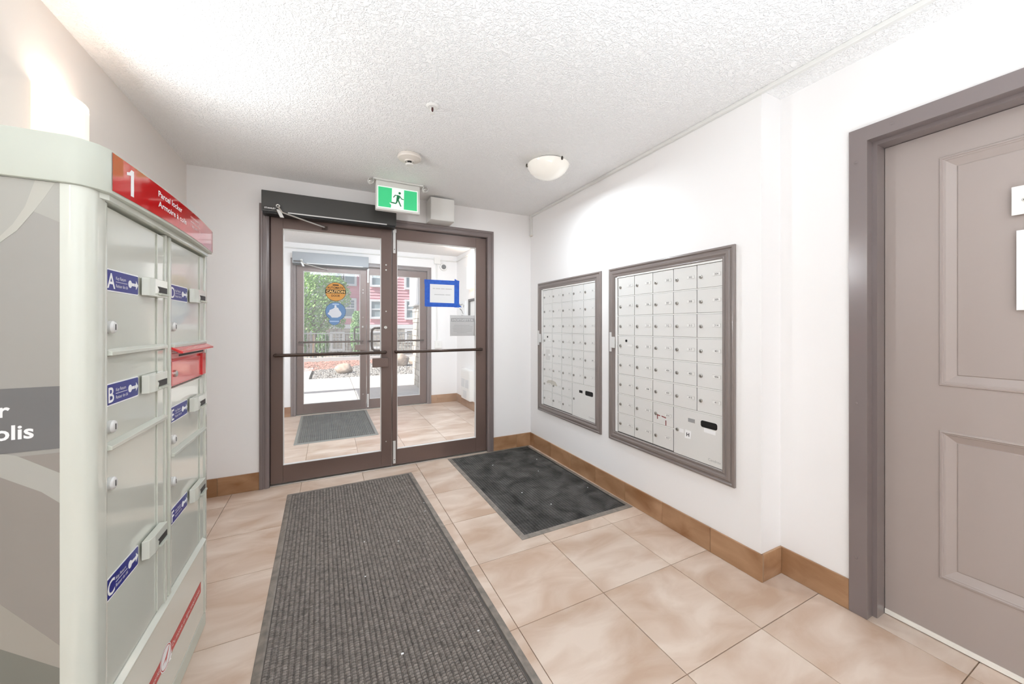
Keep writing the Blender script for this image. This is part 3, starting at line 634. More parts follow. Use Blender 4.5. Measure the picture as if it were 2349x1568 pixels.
text('lettering', 'Armoire à colis', PRINTW, sp_, plane_map((-.5535, 1.1304, 1.037), (1, 0, 0), (0, 0, 1)), .030, 'r', lift=.0003, bold=.03)
# header
def hx(y):
    t = (y - 1.17) / (1.985 - 1.17); return -.452 + .016 * (1 - (2 * t - 1) ** 2) if 0 <= t <= 1 else -.452
NY = 20
front = [(hx(1.17 + (1.985 - 1.17) * k / NY), 1.17 + (1.985 - 1.17) * k / NY) for k in range(NY + 1)]
head = [(-.9295, 1.121), (-.500, 1.121), (-.484, 1.126), (-.463, 1.146)] + front + [(-.9295, 1.985)]
obj('header_cap', MB().prism(head, flat, 1.5755, 1.677), LOCKERM, lk, smooth=True, bevel=.004)
ys = [1.172 + (1.980 - 1.172) * k / NY for k in range(NY + 1)]
m = MB()
for k in range(NY):
    q = [(hx(ys[k]) + .0004, ys[k]), (hx(ys[k + 1]) + .0004, ys[k + 1])]
    m.add([(q[0][0], q[0][1], 1.583), (q[1][0], q[1][1], 1.583), (q[1][0], q[1][1], 1.671), (q[0][0], q[0][1], 1.671),
           (q[0][0] + .0012, q[0][1], 1.583), (q[1][0] + .0012, q[1][1], 1.583), (q[1][0] + .0012, q[1][1], 1.671), (q[0][0] + .0012, q[0][1], 1.671)],
          [(4, 5, 6, 7), (3, 7, 6, 2), (0, 1, 5, 4)])
hs = obj('header_sign', m, RED, lk, smooth=True, label='glossy red curved header sign')
def hf(y0, z0): return lambda a, b, h: (hx(y0 + a) + .002 + h, y0 + a, z0 + b)
obj('numeral', MB().prism([(1.243, 1.594), (1.256, 1.594), (1.256, 1.659), (1.245, 1.659), (1.238, 1.651), (1.226, 1.647), (1.226, 1.640), (1.243, 1.644)], lambda a, b, h: (hx(a) + .002 + h, a, b), .0001, .0006), PRINTW, hs)
text('lettering', 'Parcel locker', PRINTW, hs, hf(1.385, 1.640), .017, 'l', wid=.175, lift=.0003, bold=.02)
text('lettering', 'Armoire à colis', PRINTW, hs, hf(1.385, 1.611), .017, 'l', wid=.215, lift=.0003, bold=.02)
for k, s_ in enumerate(('canadapost.ca', 'postescanada.ca', '1 800 267-1177')): text('lettering', s_, PRINTW, hs, hf(1.645, 1.648 - k * .016), .0088, 'l', wid=.115, lift=.0003)
obj('header_trim', MB().prism([(LX - .03, 1.165), (LX - .001, 1.165), (-.4605, 1.185), (-.456, 1.40), (-.456, 1.75), (-.460, 1.96), (LX - .03, 1.983)], flat, 1.562, 1.5752), LOCKER, lk)
# mullions and rails
for y0, y1 in ((1.1905, 1.2045), (1.5455, 1.560), (1.580, 1.5965)): obj('mullion', MB().box(LX - .03, LX - .001, y0, y1, .385, 1.561), LOCKER, lk, bevel=.003, smooth=True)
obj('mullion_cover', MB().box(LX - .03, LX - .008, 1.5605, 1.5795, .385, 1.561), LOCKER, lk)
obj('back_sheet', MB().box(LX - .030, LX - .022, 1.2046, 1.5454, .385, 1.561).box(LX - .030, LX - .022, 1.5966, 1.9579, .385, 1.561), LOCKERM, lk)
def ldoor(letter, y0, y1, z0, z1, lz, kz):
    d = obj('locker_door', MB().box(LX - .0215, LX - .009, y0, y1, z0, z1), LOCKER, lk, bevel=.002, label='locker door %s' % letter)
    X = LX - .009
    obj('hinge_strip', MB().box(X + .0002, X + .004, y1 - .045, y1 - .001, z0 + .003, z1 - .003), LOCKER, d, bevel=.001)
    obj('ledge', MB().prism([(X + .0003, z0 - .006), (LX + .006, z0 - .006), (LX + .006, z0 + .003), (X + .0003, z0 + .010)], lambda a, b, h: (a, h, b), y0 - .001, y1 + .001), LOCKER, d, bevel=.001) if letter not in 'CF' else None
    a0, a1 = y0 + .009, y0 + .172
    obj('key_label', MB().prism(rrect(a0, a1, lz - .0275, lz + .0275, .005), fLX(X), .0002, .0010), PRINTW, d, label='blue key return label %s' % letter)
    obj('label_field', MB().prism(rrect(a0 + .002, a1 - .002, lz - .0245, lz + .0245, .004), fLX(X), .0011, .0014), BLUE, d)
    P = lambda a, b: plane_map((X + .0015, a, b), (0, 1, 0), (0, 0, 1))
    text('lettering', letter, PRINTW, d, P(a0 + .020, lz - .019), .038, 'c', lift=.0003, bold=.02)
    text('lettering', 'Key Return', PRINTW, d, P(a0 + .042, lz + .004), .0085, 'l', lift=.0003, wid=.050)
    text('lettering', 'Retour de clé', PRINTW, d, P(a0 + .042, lz - .015), .0085, 'l', lift=.0003, wid=.060)
    ic = MB().prism([(a0 + .042, lz - .002), (a0 + .100, lz - .002), (a0 + .100, lz - .001), (a0 + .042, lz - .001)], fLX(X), .0015, .0018)
    ic.prism(circ(a0 + .115, lz, .010, 18), fLX(X), .0015, .0018).prism([(a0 + .122, lz - .004), (a0 + .140, lz - .004), (a0 + .140, lz + .004), (a0 + .122, lz + .004)], fLX(X), .0015, .0019)
    ic.prism([(a0 + .142, lz - .004), (a0 + .148, lz - .004), (a0 + .148, lz - .012), (a0 + .160, lz), (a0 + .148, lz + .012), (a0 + .148, lz + .004), (a0 + .142, lz + .004)], fLX(X), .0015, .0018)
    obj('key_pictogram', ic, PRINTW, d)
    s0, s1 = a0 + .171, a0 + .290
    s_ = obj('key_slot', MB().prism([(s0, X + .0045), (s0 + .004, X + .020), (s0 + .030, X + .025), (s1, X + .025), (s1, X + .0045)], lambda a, b, h: (b, a, h), lz - .025, lz + .027), LOCKER, d, bevel=.002)
    obj('slot_opening', MB().prism([(s0 + .052, lz - .013), (s1 - .006, lz - .013), (s1 - .006, lz + .005), (s0 + .046, lz + .005), (s0 + .058, lz - .004)], fLX(X + .0255), 0, .0004), DARK, d)
    obj('slot_lip', MB().box(X + .0252, X + .032, s0 + .050, s1 - .004, lz - .020, lz - .014), LOCKERM, d, bevel=.001)
    obj('lock', MB().lathe([(.0155, .0005), (.0155, .009), (.013, .012), (.0105, .013)], (X, y0 + .020, kz), 'x', 22), SILVERP, d, smooth=True)
    obj('keyhole', MB().box(X + .0131, X + .0137, y0 + .0185, y0 + .0215, kz - .007, kz + .007), DARK, d)
    return d
ldoor('A', 1.207, 1.543, 1.205, 1.556, 1.381, 1.267); ldoor('B', 1.207, 1.543, .980, 1.197, 1.103, 1.026); ldoor('C', 1.207, 1.543, .388, .970, .634, .889)
ldoor('D', 1.599, 1.956, 1.203, 1.556, 1.384, 1.267); ldoor('E', 1.599, 1.956, .840, 1.058, .969, .887); ldoor('F', 1.599, 1.956, .388, .830, .625, .745)
# red outgoing mail unit
d = obj('outgoing_mail_unit', MB().box(LX - .0215, LX - .006, 1.600, 1.954, 1.066, 1.196), REDM, lk, label='red outgoing mail slot unit')
obj('hood', MB().prism([(LX - .006, 1.203), (LX + .028, 1.184), (LX + .028, 1.177), (LX + .020, 1.177), (LX - .006, 1.194)], lambda a, b, h: (a, h, b), 1.598, 1.956), REDM, d, bevel=.0015)
obj('slot_frame', MB().box(LX - .0058, LX - .001, 1.604, 1.952, 1.160, 1.176), mat('pink_red', (224, 150, 146), .3), d)
obj('mail_slot', MB().box(LX - .0009, LX - .0003, 1.660, 1.935, 1.164, 1.171), BLACK, d)
obj('access_door', MB().box(LX - .0058, LX - .002, 1.603, 1.905, 1.071, 1.150), mat('light_red_enamel', (222, 92, 90), .14, coat=.6), d, bevel=.001)
obj('side_bar', MB().box(LX - .0058, LX + .004, 1.908, 1.950, 1.071, 1.158), REDM, d, bevel=.001)
obj('lock', MB().lathe([(.011, .0003), (.011, .005), (.008, .007)], (LX - .002, 1.627, 1.108), 'x', 20), SILVER, d, smooth=True)
# lower panel with tape
lp = obj('lower_panel', MB().box(LX - .0295, LX - .004, 1.1905, 1.956, .064, .366), LOCKER, lk, bevel=.003)
obj('sloped_rail', MB().prism([(LX - .0295, .367), (LX + .004, .367), (LX + .004, .373), (LX - .009, .384), (LX - .0295, .384)], lambda a, b, h: (a, h, b), 1.1905, 1.9575), LOCKER, lk, bevel=.001)
fp = fLX(LX - .0039)
obj('red_tape', MB().prism([(1.195, .180), (1.914, .180), (1.914, .222), (1.195, .222)], fp, .0001, .0006), REDT, lp)
PP = lambda a, b: plane_map((LX - .0033, a, b), (0, 1, 0), (0, 0, 1))
text('lettering', "Delivering the online world", PRINTW, lp, PP(1.505, .194), .015, 'r', wid=.290, lift=.0003)
text('lettering', "Du monde en ligne jusqu'à vous", PRINTW, lp, PP(1.610, .194), .015, 'l', wid=.285, lift=.0003)
em = obj('emblem', MB().prism(circ(1.555, .203, .044, 32, .037), fp, .0007, .0011), PRINTW, lp)
ring = MB()
for k in range(32):
    a, b = 2 * PI * k / 32, 2 * PI * (k + 1) / 32
    ring.add([fp(1.555 + .041 * math.cos(t), .203 + .034 * math.sin(t), .0013) for t in (a, b)] + [fp(1.555 + .038 * math.cos(t), .203 + .031 * math.sin(t), .0013) for t in (b, a)], [(0, 1, 2, 3)])
ring.prism([(1.530, .196), (1.556, .206), (1.585, .226), (1.562, .196), (1.552, .188), (1.553, .199)], fp, .0012, .0015)
obj('emblem_mark', ring, REDT, lp)
obj('emblem_wing', MB().prism([(1.578, .182), (1.605, .190), (1.598, .180), (1.606, .176), (1.594, .171), (1.598, .164), (1.578, .168)], fp, .0007, .0012), PRINTW, lp)

# ------------------------------------------------------------------ wall sconces
def sconce(name, x, y, z0, z1, a, b, sgn, label):
    """half-oval opal glass open at the top; sgn +1 bulges to +x"""
    o = thing(name, (x, y, z0), label, 'wall lamp')
    N = 18; m = MB(); out, inn = [], []
    for k in range(N + 1):
        t = -PI / 2 + PI * k / N; out.append((x + sgn * (.0008 + b * math.cos(t)), y + a * math.sin(t))); inn.append((x + sgn * (.0008 + (b - .004) * math.cos(t)), y + (a - .004) * math.sin(t)))
    for k in range(N):
        p, q, u, v = out[k], out[k + 1], inn[k + 1], inn[k]
        m.add([(*p, z0), (*q, z0), (*q, z1), (*p, z1), (*v, z0), (*u, z0), (*u, z1), (*v, z1)], [(0, 1, 2, 3), (5, 4, 7, 6), (3, 2, 6, 7), (1, 0, 4, 5)])
    obj('glass_shade', m, SCONCE, o, smooth=True)
    obj('back_plate', MB().box(x + sgn * .0006, x + sgn * .010, y - a * .5, y + a * .5, z0 + .06, z1 - .06), WHITE, o)
    obj('bulb', MB().lathe([(.004, -.05), (.020, -.035), (.026, 0), (.020, .03), (.012, .05)], (x + sgn * b * .45, y, (z0 + z1) / 2), 'z', 16), mat('lit_bulb', (255, 236, 214), .4, emit=9), o, smooth=True)
    return o
sconce('wall_sconce', XL, 1.993, 1.745, 2.120, .11, .087, 1, 'lit opal glass wall lamp above the parcel locker')
sconce('wall_sconce', XR, 5.20, 1.830, 2.165, .13, .085, -1, 'lit opal glass wall lamp seen through the right inner glass door')
sconce('wall_sconce', XL, -.45, 1.745, 2.120, .11, .087, 1, 'added unseen opal glass wall lamp on the left wall behind the viewer')  # unseen sconce added to go with the extra mailbox wall light
for x, y, z, e in ((XL + .055, 1.993, 2.10, .55), (XR - .05, 5.20, 2.15, 1.2)): light('sconce_lamp', 'AREA', (x, y, z), (PI, 0, 0), e, (1, .90, .80), shape='RECTANGLE', size=.07, size_y=.16)
light('sconce_lamp', 'AREA', (XL + .0885, 1.985, 1.90), (PI / 2, 0, -PI / 2), 8, (.92, .96, 1), shape='RECTANGLE', size=.06, size_y=.24)
light('ceiling_light_lamp', 'AREA', (1.40, 2.24, H - .1205), (0, 0, 0), 10, (.84, .93, 1), shape='DISK', size=.09)

# ------------------------------------------------------------------ floor mats
def floor_mat(name, cx, cy, W, L, rot, label, edge, pile, cw, ch, gapx, gapy, ph, border=.032):
    """waffle mat: bevelled rubber edge, base, and every raised lozenge as real relief"""
    o = thing(name, (cx, cy, 0), label, 'floor mat'); o.rotation_euler = (0, 0, rot); WL[o.name] = (0, 0, 0)
    x, y = W / 2, L / 2
    prof = [(0, .0008), (.002, .003), (border * .75, .0075), (border, .0075), (border + .001, .004)]
    obj('rubber_edge', MB().sweep((-x, x, -y, y), prof, lambda a, b, h: (a, b, h)), edge, o)
    obj('backing', MB().box(-x + border, x - border, -y + border, y - border, .0008, .0042), mat(name + '_backing_' + pile.name, (80, 75, 71) if pile is not PILE2 else (34, 33, 32), .8), o)
    m = MB(); yy = -y + border + .003; row = 0
    while yy + ch < y - border - .002:
        xx = -x + border + .003; h0 = random.uniform(.85, 1.1)
        while xx + cw - gapx < x - border - .002:
            h = .0042 + ph * h0 * random.uniform(.75, 1.15); j = random.uniform(-.0006, .0006)
            a0, a1, b0, b1 = xx, xx + cw - gapx, yy + j, yy + ch - gapy + j; i_ = (ch - gapy) * .28; k_ = (cw - gapx) * .14
            m.add([(a0, b0, .004), (a1, b0, .004), (a1, b1, .004), (a0, b1, .004), (a0 + k_, b0 + i_, h), (a1 - k_, b0 + i_, h), (a1 - k_, b1 - i_, h), (a0 + k_, b1 - i_, h)],
                  [(4, 5, 6, 7), (0, 1, 5, 4), (1, 2, 6, 5), (2, 3, 7, 6), (3, 0, 4, 7)])
            xx += cw
        yy += ch; row += 1
    xx = -x + border + .003 + cw - gapx / 2
    while xx < x - border - .004:
        m.add([(xx - .0012, -y + border + .004, .004), (xx + .0012, -y + border + .004, .004), (xx + .0012, y - border - .004, .004), (xx - .0012, y - border - .004, .004),
               (xx - .0005, -y + border + .004, .0043 + ph * 1.02), (xx + .0005, -y + border + .004, .0043 + ph * 1.02), (xx + .0005, y - border - .004, .0043 + ph * 1.02), (xx - .0005, y - border - .004, .0043 + ph * 1.02)],
              [(4, 5, 6, 7), (1, 2, 6, 5), (3, 0, 4, 7)])
        xx += cw
    obj('ribbed_pile', m, pile, o, kind='stuff')
    return o
floor_mat('floor_mat', .205, 1.68, .920, 3.10, .020, 'long dark grey ribbed mat running to the left glass door', EDGE, PILE, .0205, .0124, .003, .0042, .0046)
floor_mat('floor_mat', 1.455, 2.668, .885, 1.485, .012, 'black worn mat in the corner below the mailboxes', EDGE, PILE2, .0205, .0118, .003, .003, .0032)
floor_mat('floor_mat', .075, 5.235, .86, 1.42, .012, 'grey ribbed mat in the vestibule at the outer glass doors', mat('mat_edge_light', (128, 128, 122), .5), PILE3, .020, .014, .004, .003, .0035)
# litter specks on the mats
for k, (x, y) in enumerate(((.60, 2.62), (.58, 2.50), (.18, 2.30), (.36, 2.22), (.16, 1.98), (.25, 1.45), (.55, 1.42), (.12, 1.30), (1.32, 3.05), (1.62, 2.75), (1.80, 2.30), (1.40, 2.20), (1.75, 3.0), (1.3, 2.45))):
    s_ = random.uniform(.0025, .005)
    obj('paper_scrap', MB().box(x - s_, x + s_, y - s_ * .6, y + s_ * .7, .0102, .0125), PAPER, base=(x, y, .0102), label='tiny white scrap lying on the %s mat' % ('long grey' if k < 8 else 'black corner'), cat='scrap', group='white scraps on the long grey mat' if k < 8 else 'white scraps on the black corner mat')

# ------------------------------------------------------------------ vestibule fittings
ht = thing('wall_heater', (1.895, 5.36, .06), 'white louvred wall heater on the vestibule right wall', 'heater')
obj('body', MB().box(1.862, XR - .0005, 5.165, 5.555, .14, .60), WHITE, ht, bevel=.006)
obj('front_cover', MB().box(1.855, 1.8615, 5.180, 5.540, .15, .59), WHITE, ht, bevel=.002)
ft = plane_map((1.8548, 0, 0), (0, -1, 0), (0, 0, 1)); sl = MB().box(1.85, 1.851, 0, .0001, 0, .0001); sl.v, sl.f = [], []
lv = MB().box(-.003, 0, -.150, 0, 0, .007).mesh('louvre'); lv.materials.append(mat('louvre_grey', (206, 208, 210), .4))
for k in range(9):
    for y in (5.345, 5.528): inst('louvre', lv, ht, (1.8548, y, .33 + k * .014))
for k in range(8): inst('louvre', lv, ht, (1.8548, 5.44, .17 + k * .014))
hb = thing('alarm_horn', (1.69, YV, 2.24), 'round white alarm horn with dark grille on the vestibule wall', 'alarm')
obj('ring', MB().lathe([(.062, -.0005), (.062, -.02), (.054, -.032), (.040, -.034)], (1.690, YV, 2.245), 'y', 30), WHITE, hb, smooth=True)
obj('grille', MB().lathe([(.040, -.0342), (.030, -.030), (.012, -.038), (.003, -.040)], (1.690, YV, 2.245), 'y', 24), mat('grille_grey', (96, 98, 98), .5), hb, smooth=True)
vb = thing('vestibule_junction_box', (1.59, YV, 2.29), 'small white junction box beside the round alarm horn', 'junction box')
obj('box', MB().box(1.532, 1.626, YV - .05, YV - .0005, 2.288, 2.388), WHITE, vb, bevel=.003)
vc = thing('vestibule_conduit', (1.58, YV, 1.02), 'thin white conduit from the vestibule junction box to the switch', 'conduit')
obj('vertical_run', MB().tube([(1.578, YV - .012, 1.026), (1.578, YV - .012, 2.287)], .010), OFFWHITE, vc, smooth=True)
obj('horizontal_run', MB().tube([(-.6, YV - .012, 2.365), (1.531, YV - .012, 2.365)], .009), OFFWHITE, vc, smooth=True)
obj('horizontal_run', MB().tube([(1.627, YV - .012, 2.350), (1.915, YV - .012, 2.350), (1.913, YV - .03, 2.352), (1.913, 3.62, 2.425)], .009), OFFWHITE, vc, smooth=True)
sw = thing('wall_switch', (1.60, YV, .905), 'white switch box on the vestibule wall below the conduit', 'switch')
obj('box', MB().box(1.546, 1.652, YV - .04, YV - .0005, .906, 1.025), WHITE, sw, bevel=.003)
obj('rocker', MB().box(1.588, 1.612, YV - .045, YV - .0402, .945, .985), OFFWHITE, sw, bevel=.001)
ip = thing('intercom_panel', (XR, 5.12, 1.22), 'dark framed intercom directory panel on the vestibule right wall', 'intercom')
obj('frame', MB().sweep((4.90, 5.33, 1.22, 1.675), [(0, .0005), (0, .03), (.03, .03), (.035, .012), (.036, .004)], lambda a, b, h: (XR - h, a, b)), mat('dark_frame', (74, 70, 68), .4), ip)
obj('board', MB().box(XR - .006, XR - .0008, 4.932, 5.298, 1.252, 1.643), WHITE, ip)
pf = thing('wall_picture', (XR, 5.64, 1.25), 'pale picture with grey strokes in the vestibule corner', 'picture')
obj('frame', MB().box(XR - .02, XR - .0005, 5.49, 5.80, 1.25, 1.66), WTRIM, pf, bevel=.002)
obj('canvas', MB().box(XR - .0225, XR - .0202, 5.50, 5.79, 1.26, 1.65), PAPER, pf)
fpz = plane_map((XR - .0226, 0, 0), (0, -1, 0), (0, 0, 1)); m = MB()
for p in ([(-5.77, 1.63), (-5.70, 1.60), (-5.64, 1.62)], [(-5.75, 1.55), (-5.66, 1.52), (-5.58, 1.46)], [(-5.60, 1.62), (-5.56, 1.56), (-5.53, 1.60)], [(-5.76, 1.42), (-5.66, 1.44), (-5.53, 1.43)], [(-5.74, 1.38), (-5.62, 1.39), (-5.52, 1.38)]): m.prism(stroke(p, .014), fpz, 0, .0006)
obj('brush_strokes', m, mat('ink_grey', (88, 86, 84), .6), pf)

# ------------------------------------------------------------------ outdoors
gr = obj('ground', MB().box(-30, 30, 6.14, 40, -.30, -.035), mat('soil', (150, 140, 128), .95), label='ground outside the entrance', **ST)
sw_ = thing('sidewalk', (0, 6.15, -.03), 'pale concrete walk outside the outer doors', 'sidewalk', **ST)
for i in range(-4, 4):
    for j, (y0, y1) in enumerate(((6.16, 7.30), (7.31, 8.66), (8.67, 10.05))):
        x0 = i * 1.5 + .45; obj('paving_slab', MB().box(x0, x0 + 1.49, y0, y1, -.034, -.012), CONCRETE, sw_, bevel=.004)
for j in range(3): obj('paving_slab', MB().box(-5.5, -.45, 10.06 + j * .9, 10.95 + j * .9, -.034, -.012), CONCRETE, sw_, bevel=.004)
obj('garden_edging', MB().box(-.45, -.41, 10.06, 11.6, -.034, .015), DARK, label='dark garden edging beside the gravel bed', cat='edging', base=(-.43, 10.8, -.034))
def scatter(name, n, x0, x1, y0, y1, s0, s1, m, label, cat, cond=lambda x, y: True, flatk=.6):
    mb = MB(); c = 0
    while c < n:
        x, y = random.uniform(x0, x1), random.uniform(y0, y1)
        if not cond(x, y): continue
        s = random.uniform(s0, s1); q = random.uniform(0, PI); c += 1; cs, sn = math.cos(q), math.sin(q); k = random.uniform(.6, 1)
        z = -.03 + s * flatk * .6
        mb.add([(x + s * cs, y + s * sn, z), (x - s * sn * k, y + s * cs * k, z), (x - s * cs, y - s * sn, z), (x + s * sn * k, y - s * cs * k, z), (x, y, z + s * flatk), (x, y, z - s * flatk)],
               [(0, 1, 4), (1, 2, 4), (2, 3, 4), (3, 0, 4), (1, 0, 5), (2, 1, 5), (3, 2, 5), (0, 3, 5)])
    return obj(name, mb, m, label=label, cat=cat, kind='stuff', base=((x0 + x1) / 2, (y0 + y1) / 2, -.03))
scatter('gravel_bed', 5200, -.40, 4.2, 10.08, 13.4, .02, .05, GRAVEL, 'grey gravel bed beside the concrete walk', 'gravel', lambda x, y: y < 11.9 + .8 * (x + .4))
scatter('mulch_bed', 3600, -3.0, 2.2, 11.6, 15.0, .025, .06, MULCH, 'red bark mulch bed below the fence', 'mulch', lambda x, y: y > 11.9 + .8 * (x + .4), .35)
def boulder(x, y, z, a, b, c, label, seed):
    rnd = random.Random(seed); bm = bmesh.new(); bmesh.ops.create_icosphere(bm, subdivisions=3, radius=1)
    cs = [(Vector((rnd.uniform(-1, 1), rnd.uniform(-1, 1), rnd.uniform(-1, 1))).normalized(), rnd.uniform(.62, .85)) for _ in range(12)]
    for v in bm.verts:
        for d, k in cs:
            t = v.co.dot(d)
            if t > k: v.co -= d * (t - k) * .8
        v.co.x *= a; v.co.y *= b; v.co.z *= c
    me = bpy.data.meshes.new('boulder'); bm.to_mesh(me); bm.free(); me.materials.append(BOULDER)
    for p in me.polygons: p.use_smooth = True
    o = bpy.data.objects.new('boulder', me); C.objects.link(o); o.location = (x, y, z); o.rotation_euler = (0, rnd.uniform(-.1, .1), rnd.uniform(0, .4))
    tag(o, label, 'boulder')
boulder(.36, 10.95, .09, .27, .20, .17, 'tan boulder on the gravel seen through the left glass doors', 3)
boulder(2.03, 12.1, .16, .36, .28, .26, 'tan boulder beside the stone column seen through the right glass door', 5)
boulder(2.62, 12.6, .10, .30, .26, .2, 'smaller tan boulder partly hidden behind the stone column', 8)
# stone column with white post
cl = thing('stone_column', (1.98, 7.9, -.03), 'stacked stone porch column with a white upper post', 'column')
obj('core', MB().box(1.675, 2.29, 7.56, 8.30, -.034, 1.70), MORTAR, cl)
z = -.03
while z < 1.66:
    hh = min(random.uniform(.075, .15), 1.70 - z); y = 7.535
    while y < 8.31:
        ll = min(random.uniform(.14, .32), 8.325 - y); 
        if 8.325 - y - ll < .08: ll = 8.325 - y
        obj('stone', MB().box(1.674 - random.uniform(.012, .032), 1.69, y + .005, y + ll - .005, z + .005, z + hh - .005), STONE, cl, bevel=.006); y += ll
    x = 1.70
    while x < 2.29:
        ll = min(random.uniform(.16, .34), 2.31 - x)
        if 2.31 - x - ll < .08: ll = 2.31 - x
        obj('stone', MB().box(x + .005, x + ll - .005, 7.559 - random.uniform(.012, .032), 7.57, z + .005, z + hh - .005), STONE, cl, bevel=.006); x += ll
    z += hh
obj('cap', MB().box(1.58, 2.36, 7.46, 8.40, 1.7005, 1.735), WTRIM, cl)
obj('post', MB().box(1.60, 2.34, 7.48, 8.38, 1.7355, 3.0), WTRIM, cl)
pr_ = thing('porch_roof', (0, 6.9, 2.9), 'white porch roof and beam above the outer doors', 'porch roof', **ST)
obj('roof_slab', MB().box(-2.55, 2.6, 6.16, 7.42, 3.001, 3.15), WTRIM, pr_); obj('beam', MB().box(-6, -2.56, 7.25, 7.46, 2.92, 3.12), WTRIM, pr_)
obj('roof_slab', MB().box(1.5, 2.6, 7.421, 8.5, 3.001, 3.15), WTRIM, pr_)
# fence
fc = thing('metal_fence', (.8, 13.2, -.03), 'grey metal picket fence behind the mulch bed', 'fence')
FY = 15.35; FX = (-3.2, 5.2)
obj('rail', MB().box(*FX, FY - .02, FY + .02, .97, 1.01), RAILING, fc); obj('rail', MB().box(*FX, FY - .015, FY + .015, .15, .18), RAILING, fc)
pk = MB().box(-.010, .010, -.010, .010, .03, .968).mesh('picket'); pk.materials.append(RAILING)
k = FX[0] + .06
while k < FX[1]: inst('picket', pk, fc, (k, FY, 0)); k += .12
pst = MB().box(-.03, .03, -.03, .03, -.034, 1.08).mesh('post'); pst.materials.append(RAILING)
for k in (-2.6, -.62, 1.3, 3.2, 5.1): inst('post', pst, fc, (k, FY + .05, 0))
obj('garden_wall', MB().box(-4, 6, 15.10, 15.28, -.034, .10), mat('kerb_concrete', (214, 210, 206), .85), label='low concrete kerb between mulch bed and fence', cat='kerb', base=(1, 15.2, -.034))
# opposite building
bd = thing('apartment_building', (1, 20, 0), 'pink clapboard apartment building across the walk', 'building')
obj('wall', MB().box(-8, 12, 20.03, 26, -.034, 7.0), PINK, bd)
m = MB(); zz = 1.36
while zz < 6.9:
    m.add([(-.12, 19.985, zz), (12, 19.985, zz), (12, 20.02, zz + .15), (-.12, 20.02, zz + .15), (-.12, 20.02, zz), (12, 20.02, zz)], [(0, 1, 2, 3), (0, 4, 5, 1)]); zz += .15
obj('siding', m, PINK, bd, kind='stuff')
obj('grey_bay', MB().box(-8, -.13, 19.6, 20.02, 1.32, 7), SIDEG, bd)
m = MB(); zz = 1.36
while zz < 6.9: m.add([(-8, 19.565, zz), (-.13, 19.565, zz), (-.13, 19.598, zz + .15), (-8, 19.598, zz + .15)], [(0, 1, 2, 3)]); zz += .15
obj('bay_siding', m, SIDEG, bd, kind='stuff')
obj('band', MB().box(-8, 12, 19.93, 20.029, 1.13, 1.34), WTRIM, bd)
m = MB(); z = -.03
while z < 1.12:
    hh = random.uniform(.10, .19); hh = min(hh, 1.125 - z); x = -6.
    while x < 9:
        ll = random.uniform(.2, .55); m.box(x + .01, x + ll - .01, 19.95 - random.uniform(0, .03), 20.028, z + .008, z + hh - .008); x += ll
    z += hh
obj('stone_veneer', m, STONE, bd, kind='stuff')
def window(x0, x1, z0, z1, mid=True, grid=False):
    f = obj('window', MB().sweep((x0 - .10, x1 + .10, z0 - .10, z1 + .10), [(0, 0), (0, .06), (.10, .06), (.11, .02)], lambda a, b, h: (a, 19.98 - h, b)), WTRIM, bd)
    zm = (z0 + z1) / 2
    obj('pane', MB().box(x0, x1, 19.955, 19.962, zm, z1), PANE, f); obj('pane', MB().box(x0, x1, 19.960, 19.967, z0, zm), PANE, f)
    obj('sash', MB().box(x0, x1, 19.935, 19.954, zm - .03, zm + .03), WTRIM, f)
    if grid:
        g = MB()
        for k in (1, 2): g.box(x0 + (x1 - x0) * k / 3 - .012, x0 + (x1 - x0) * k / 3 + .012, 19.94, 19.9545, zm, z1)
        for k in (1, 2): g.box(x0, x1, 19.941, 19.9543, zm + (z1 - zm) * k / 3 - .012, zm + (z1 - zm) * k / 3 + .012)
        obj('muntin', g, WTRIM, f)
for a in ((.13, .58, 3.36, 4.6), (.64, 1.11, 3.36, 4.6), (1.93, 2.36, 3.36, 4.6), (3.64, 4.06, 3.30, 4.6), (.56, 1.10, 1.74, 2.55, True, True), (1.90, 2.33, 1.72, 2.52), (3.66, 4.06, 1.70, 2.57), (.10, .56, .14, .88, True, True), (3.66, 4.0, .5, 1.0), (1.9, 2.3, .2, .9)): window(*a)
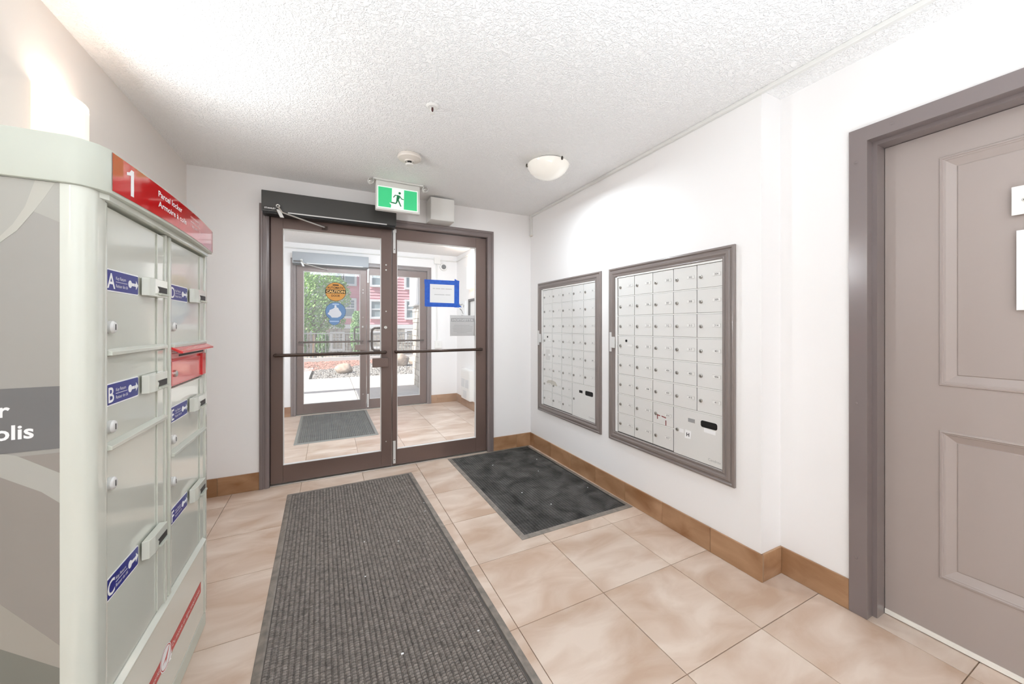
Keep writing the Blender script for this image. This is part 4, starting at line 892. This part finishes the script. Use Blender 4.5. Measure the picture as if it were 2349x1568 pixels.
# planting
def leaves(name, n, fn, s0, s1, m, parent):
    mb = MB()
    for _ in range(n):
        p = Vector(fn()); u = Vector((random.gauss(0, 1), random.gauss(0, 1), random.gauss(0, 1))).normalized(); t = u.orthogonal().normalized(); b = u.cross(t); s = random.uniform(s0, s1)
        mb.add([p - t * s, p + b * s * .5, p + t * s, p - b * s * .5], [(0, 1, 2, 3)])
    return obj(name, mb, m, parent, kind='stuff')
def blob(cx, cy, cz, rx, ry, rz):
    def f():
        while True:
            v = Vector((random.uniform(-1, 1), random.uniform(-1, 1), random.uniform(-1, 1)))
            if .2 < v.length < 1 + .12 * math.sin(7 * v.x + 5 * v.z): return (cx + v.x * rx, cy + v.y * ry, cz + v.z * rz)
    return f
tr = thing('tree', (-.55, 16.6, -.03), 'leafy green tree in front of the pink building', 'tree')
obj('trunk', MB().tube([(-.55, 16.6, -.034), (-.52, 16.6, .8), (-.60, 16.6, 1.6), (-.5, 16.6, 2.4)], [.09, .07, .06, .03], 10), BARK, tr, smooth=True)
obj('branch', MB().tube([(-.53, 16.6, .9), (-.2, 16.6, 1.5), (.1, 16.6, 2.1)], [.04, .03, .015], 8), BARK, tr, smooth=True)
obj('branch', MB().tube([(-.58, 16.6, 1.3), (-.9, 16.6, 1.8), (-1.1, 16.6, 2.4)], [.04, .03, .015], 8), BARK, tr, smooth=True)
leaves('foliage', 6500, blob(-.42, 16.75, 2.25, 1.2, .5, 1.35), .04, .075, LEAF, tr)
def shrub(x, y, h, r_, m, label, n=1500, s=.045):
    o = thing('shrub', (x, y, -.03), label, 'shrub')
    obj('stem', MB().tube([(x, y, -.034), (x, y, h * .7)], [.03, .012], 8), BARK, o)
    def f():
        t = random.random() ** .8; a = random.uniform(0, 2 * PI); q = r_ * math.sin(PI * min(1, .18 + .82 * (1 - t))) ** .6 * math.sqrt(random.random()) * (1.05 - .5 * t)
        return (x + q * math.cos(a), y + q * math.sin(a), .1 + t * h)
    leaves('foliage', n, f, s * .7, s * 1.2, m, o)
shrub(.98, 15.80, 1.75, .36, LEAF2, 'tall pale green shrub right of the leafy tree', 2200)
shrub(-1.0, 15.80, 1.15, .36, LEAF2, 'pale shrub under the left side of the tree')
shrub(-.25, 15.80, .9, .34, LEAF2, 'low pale shrub under the right side of the tree')
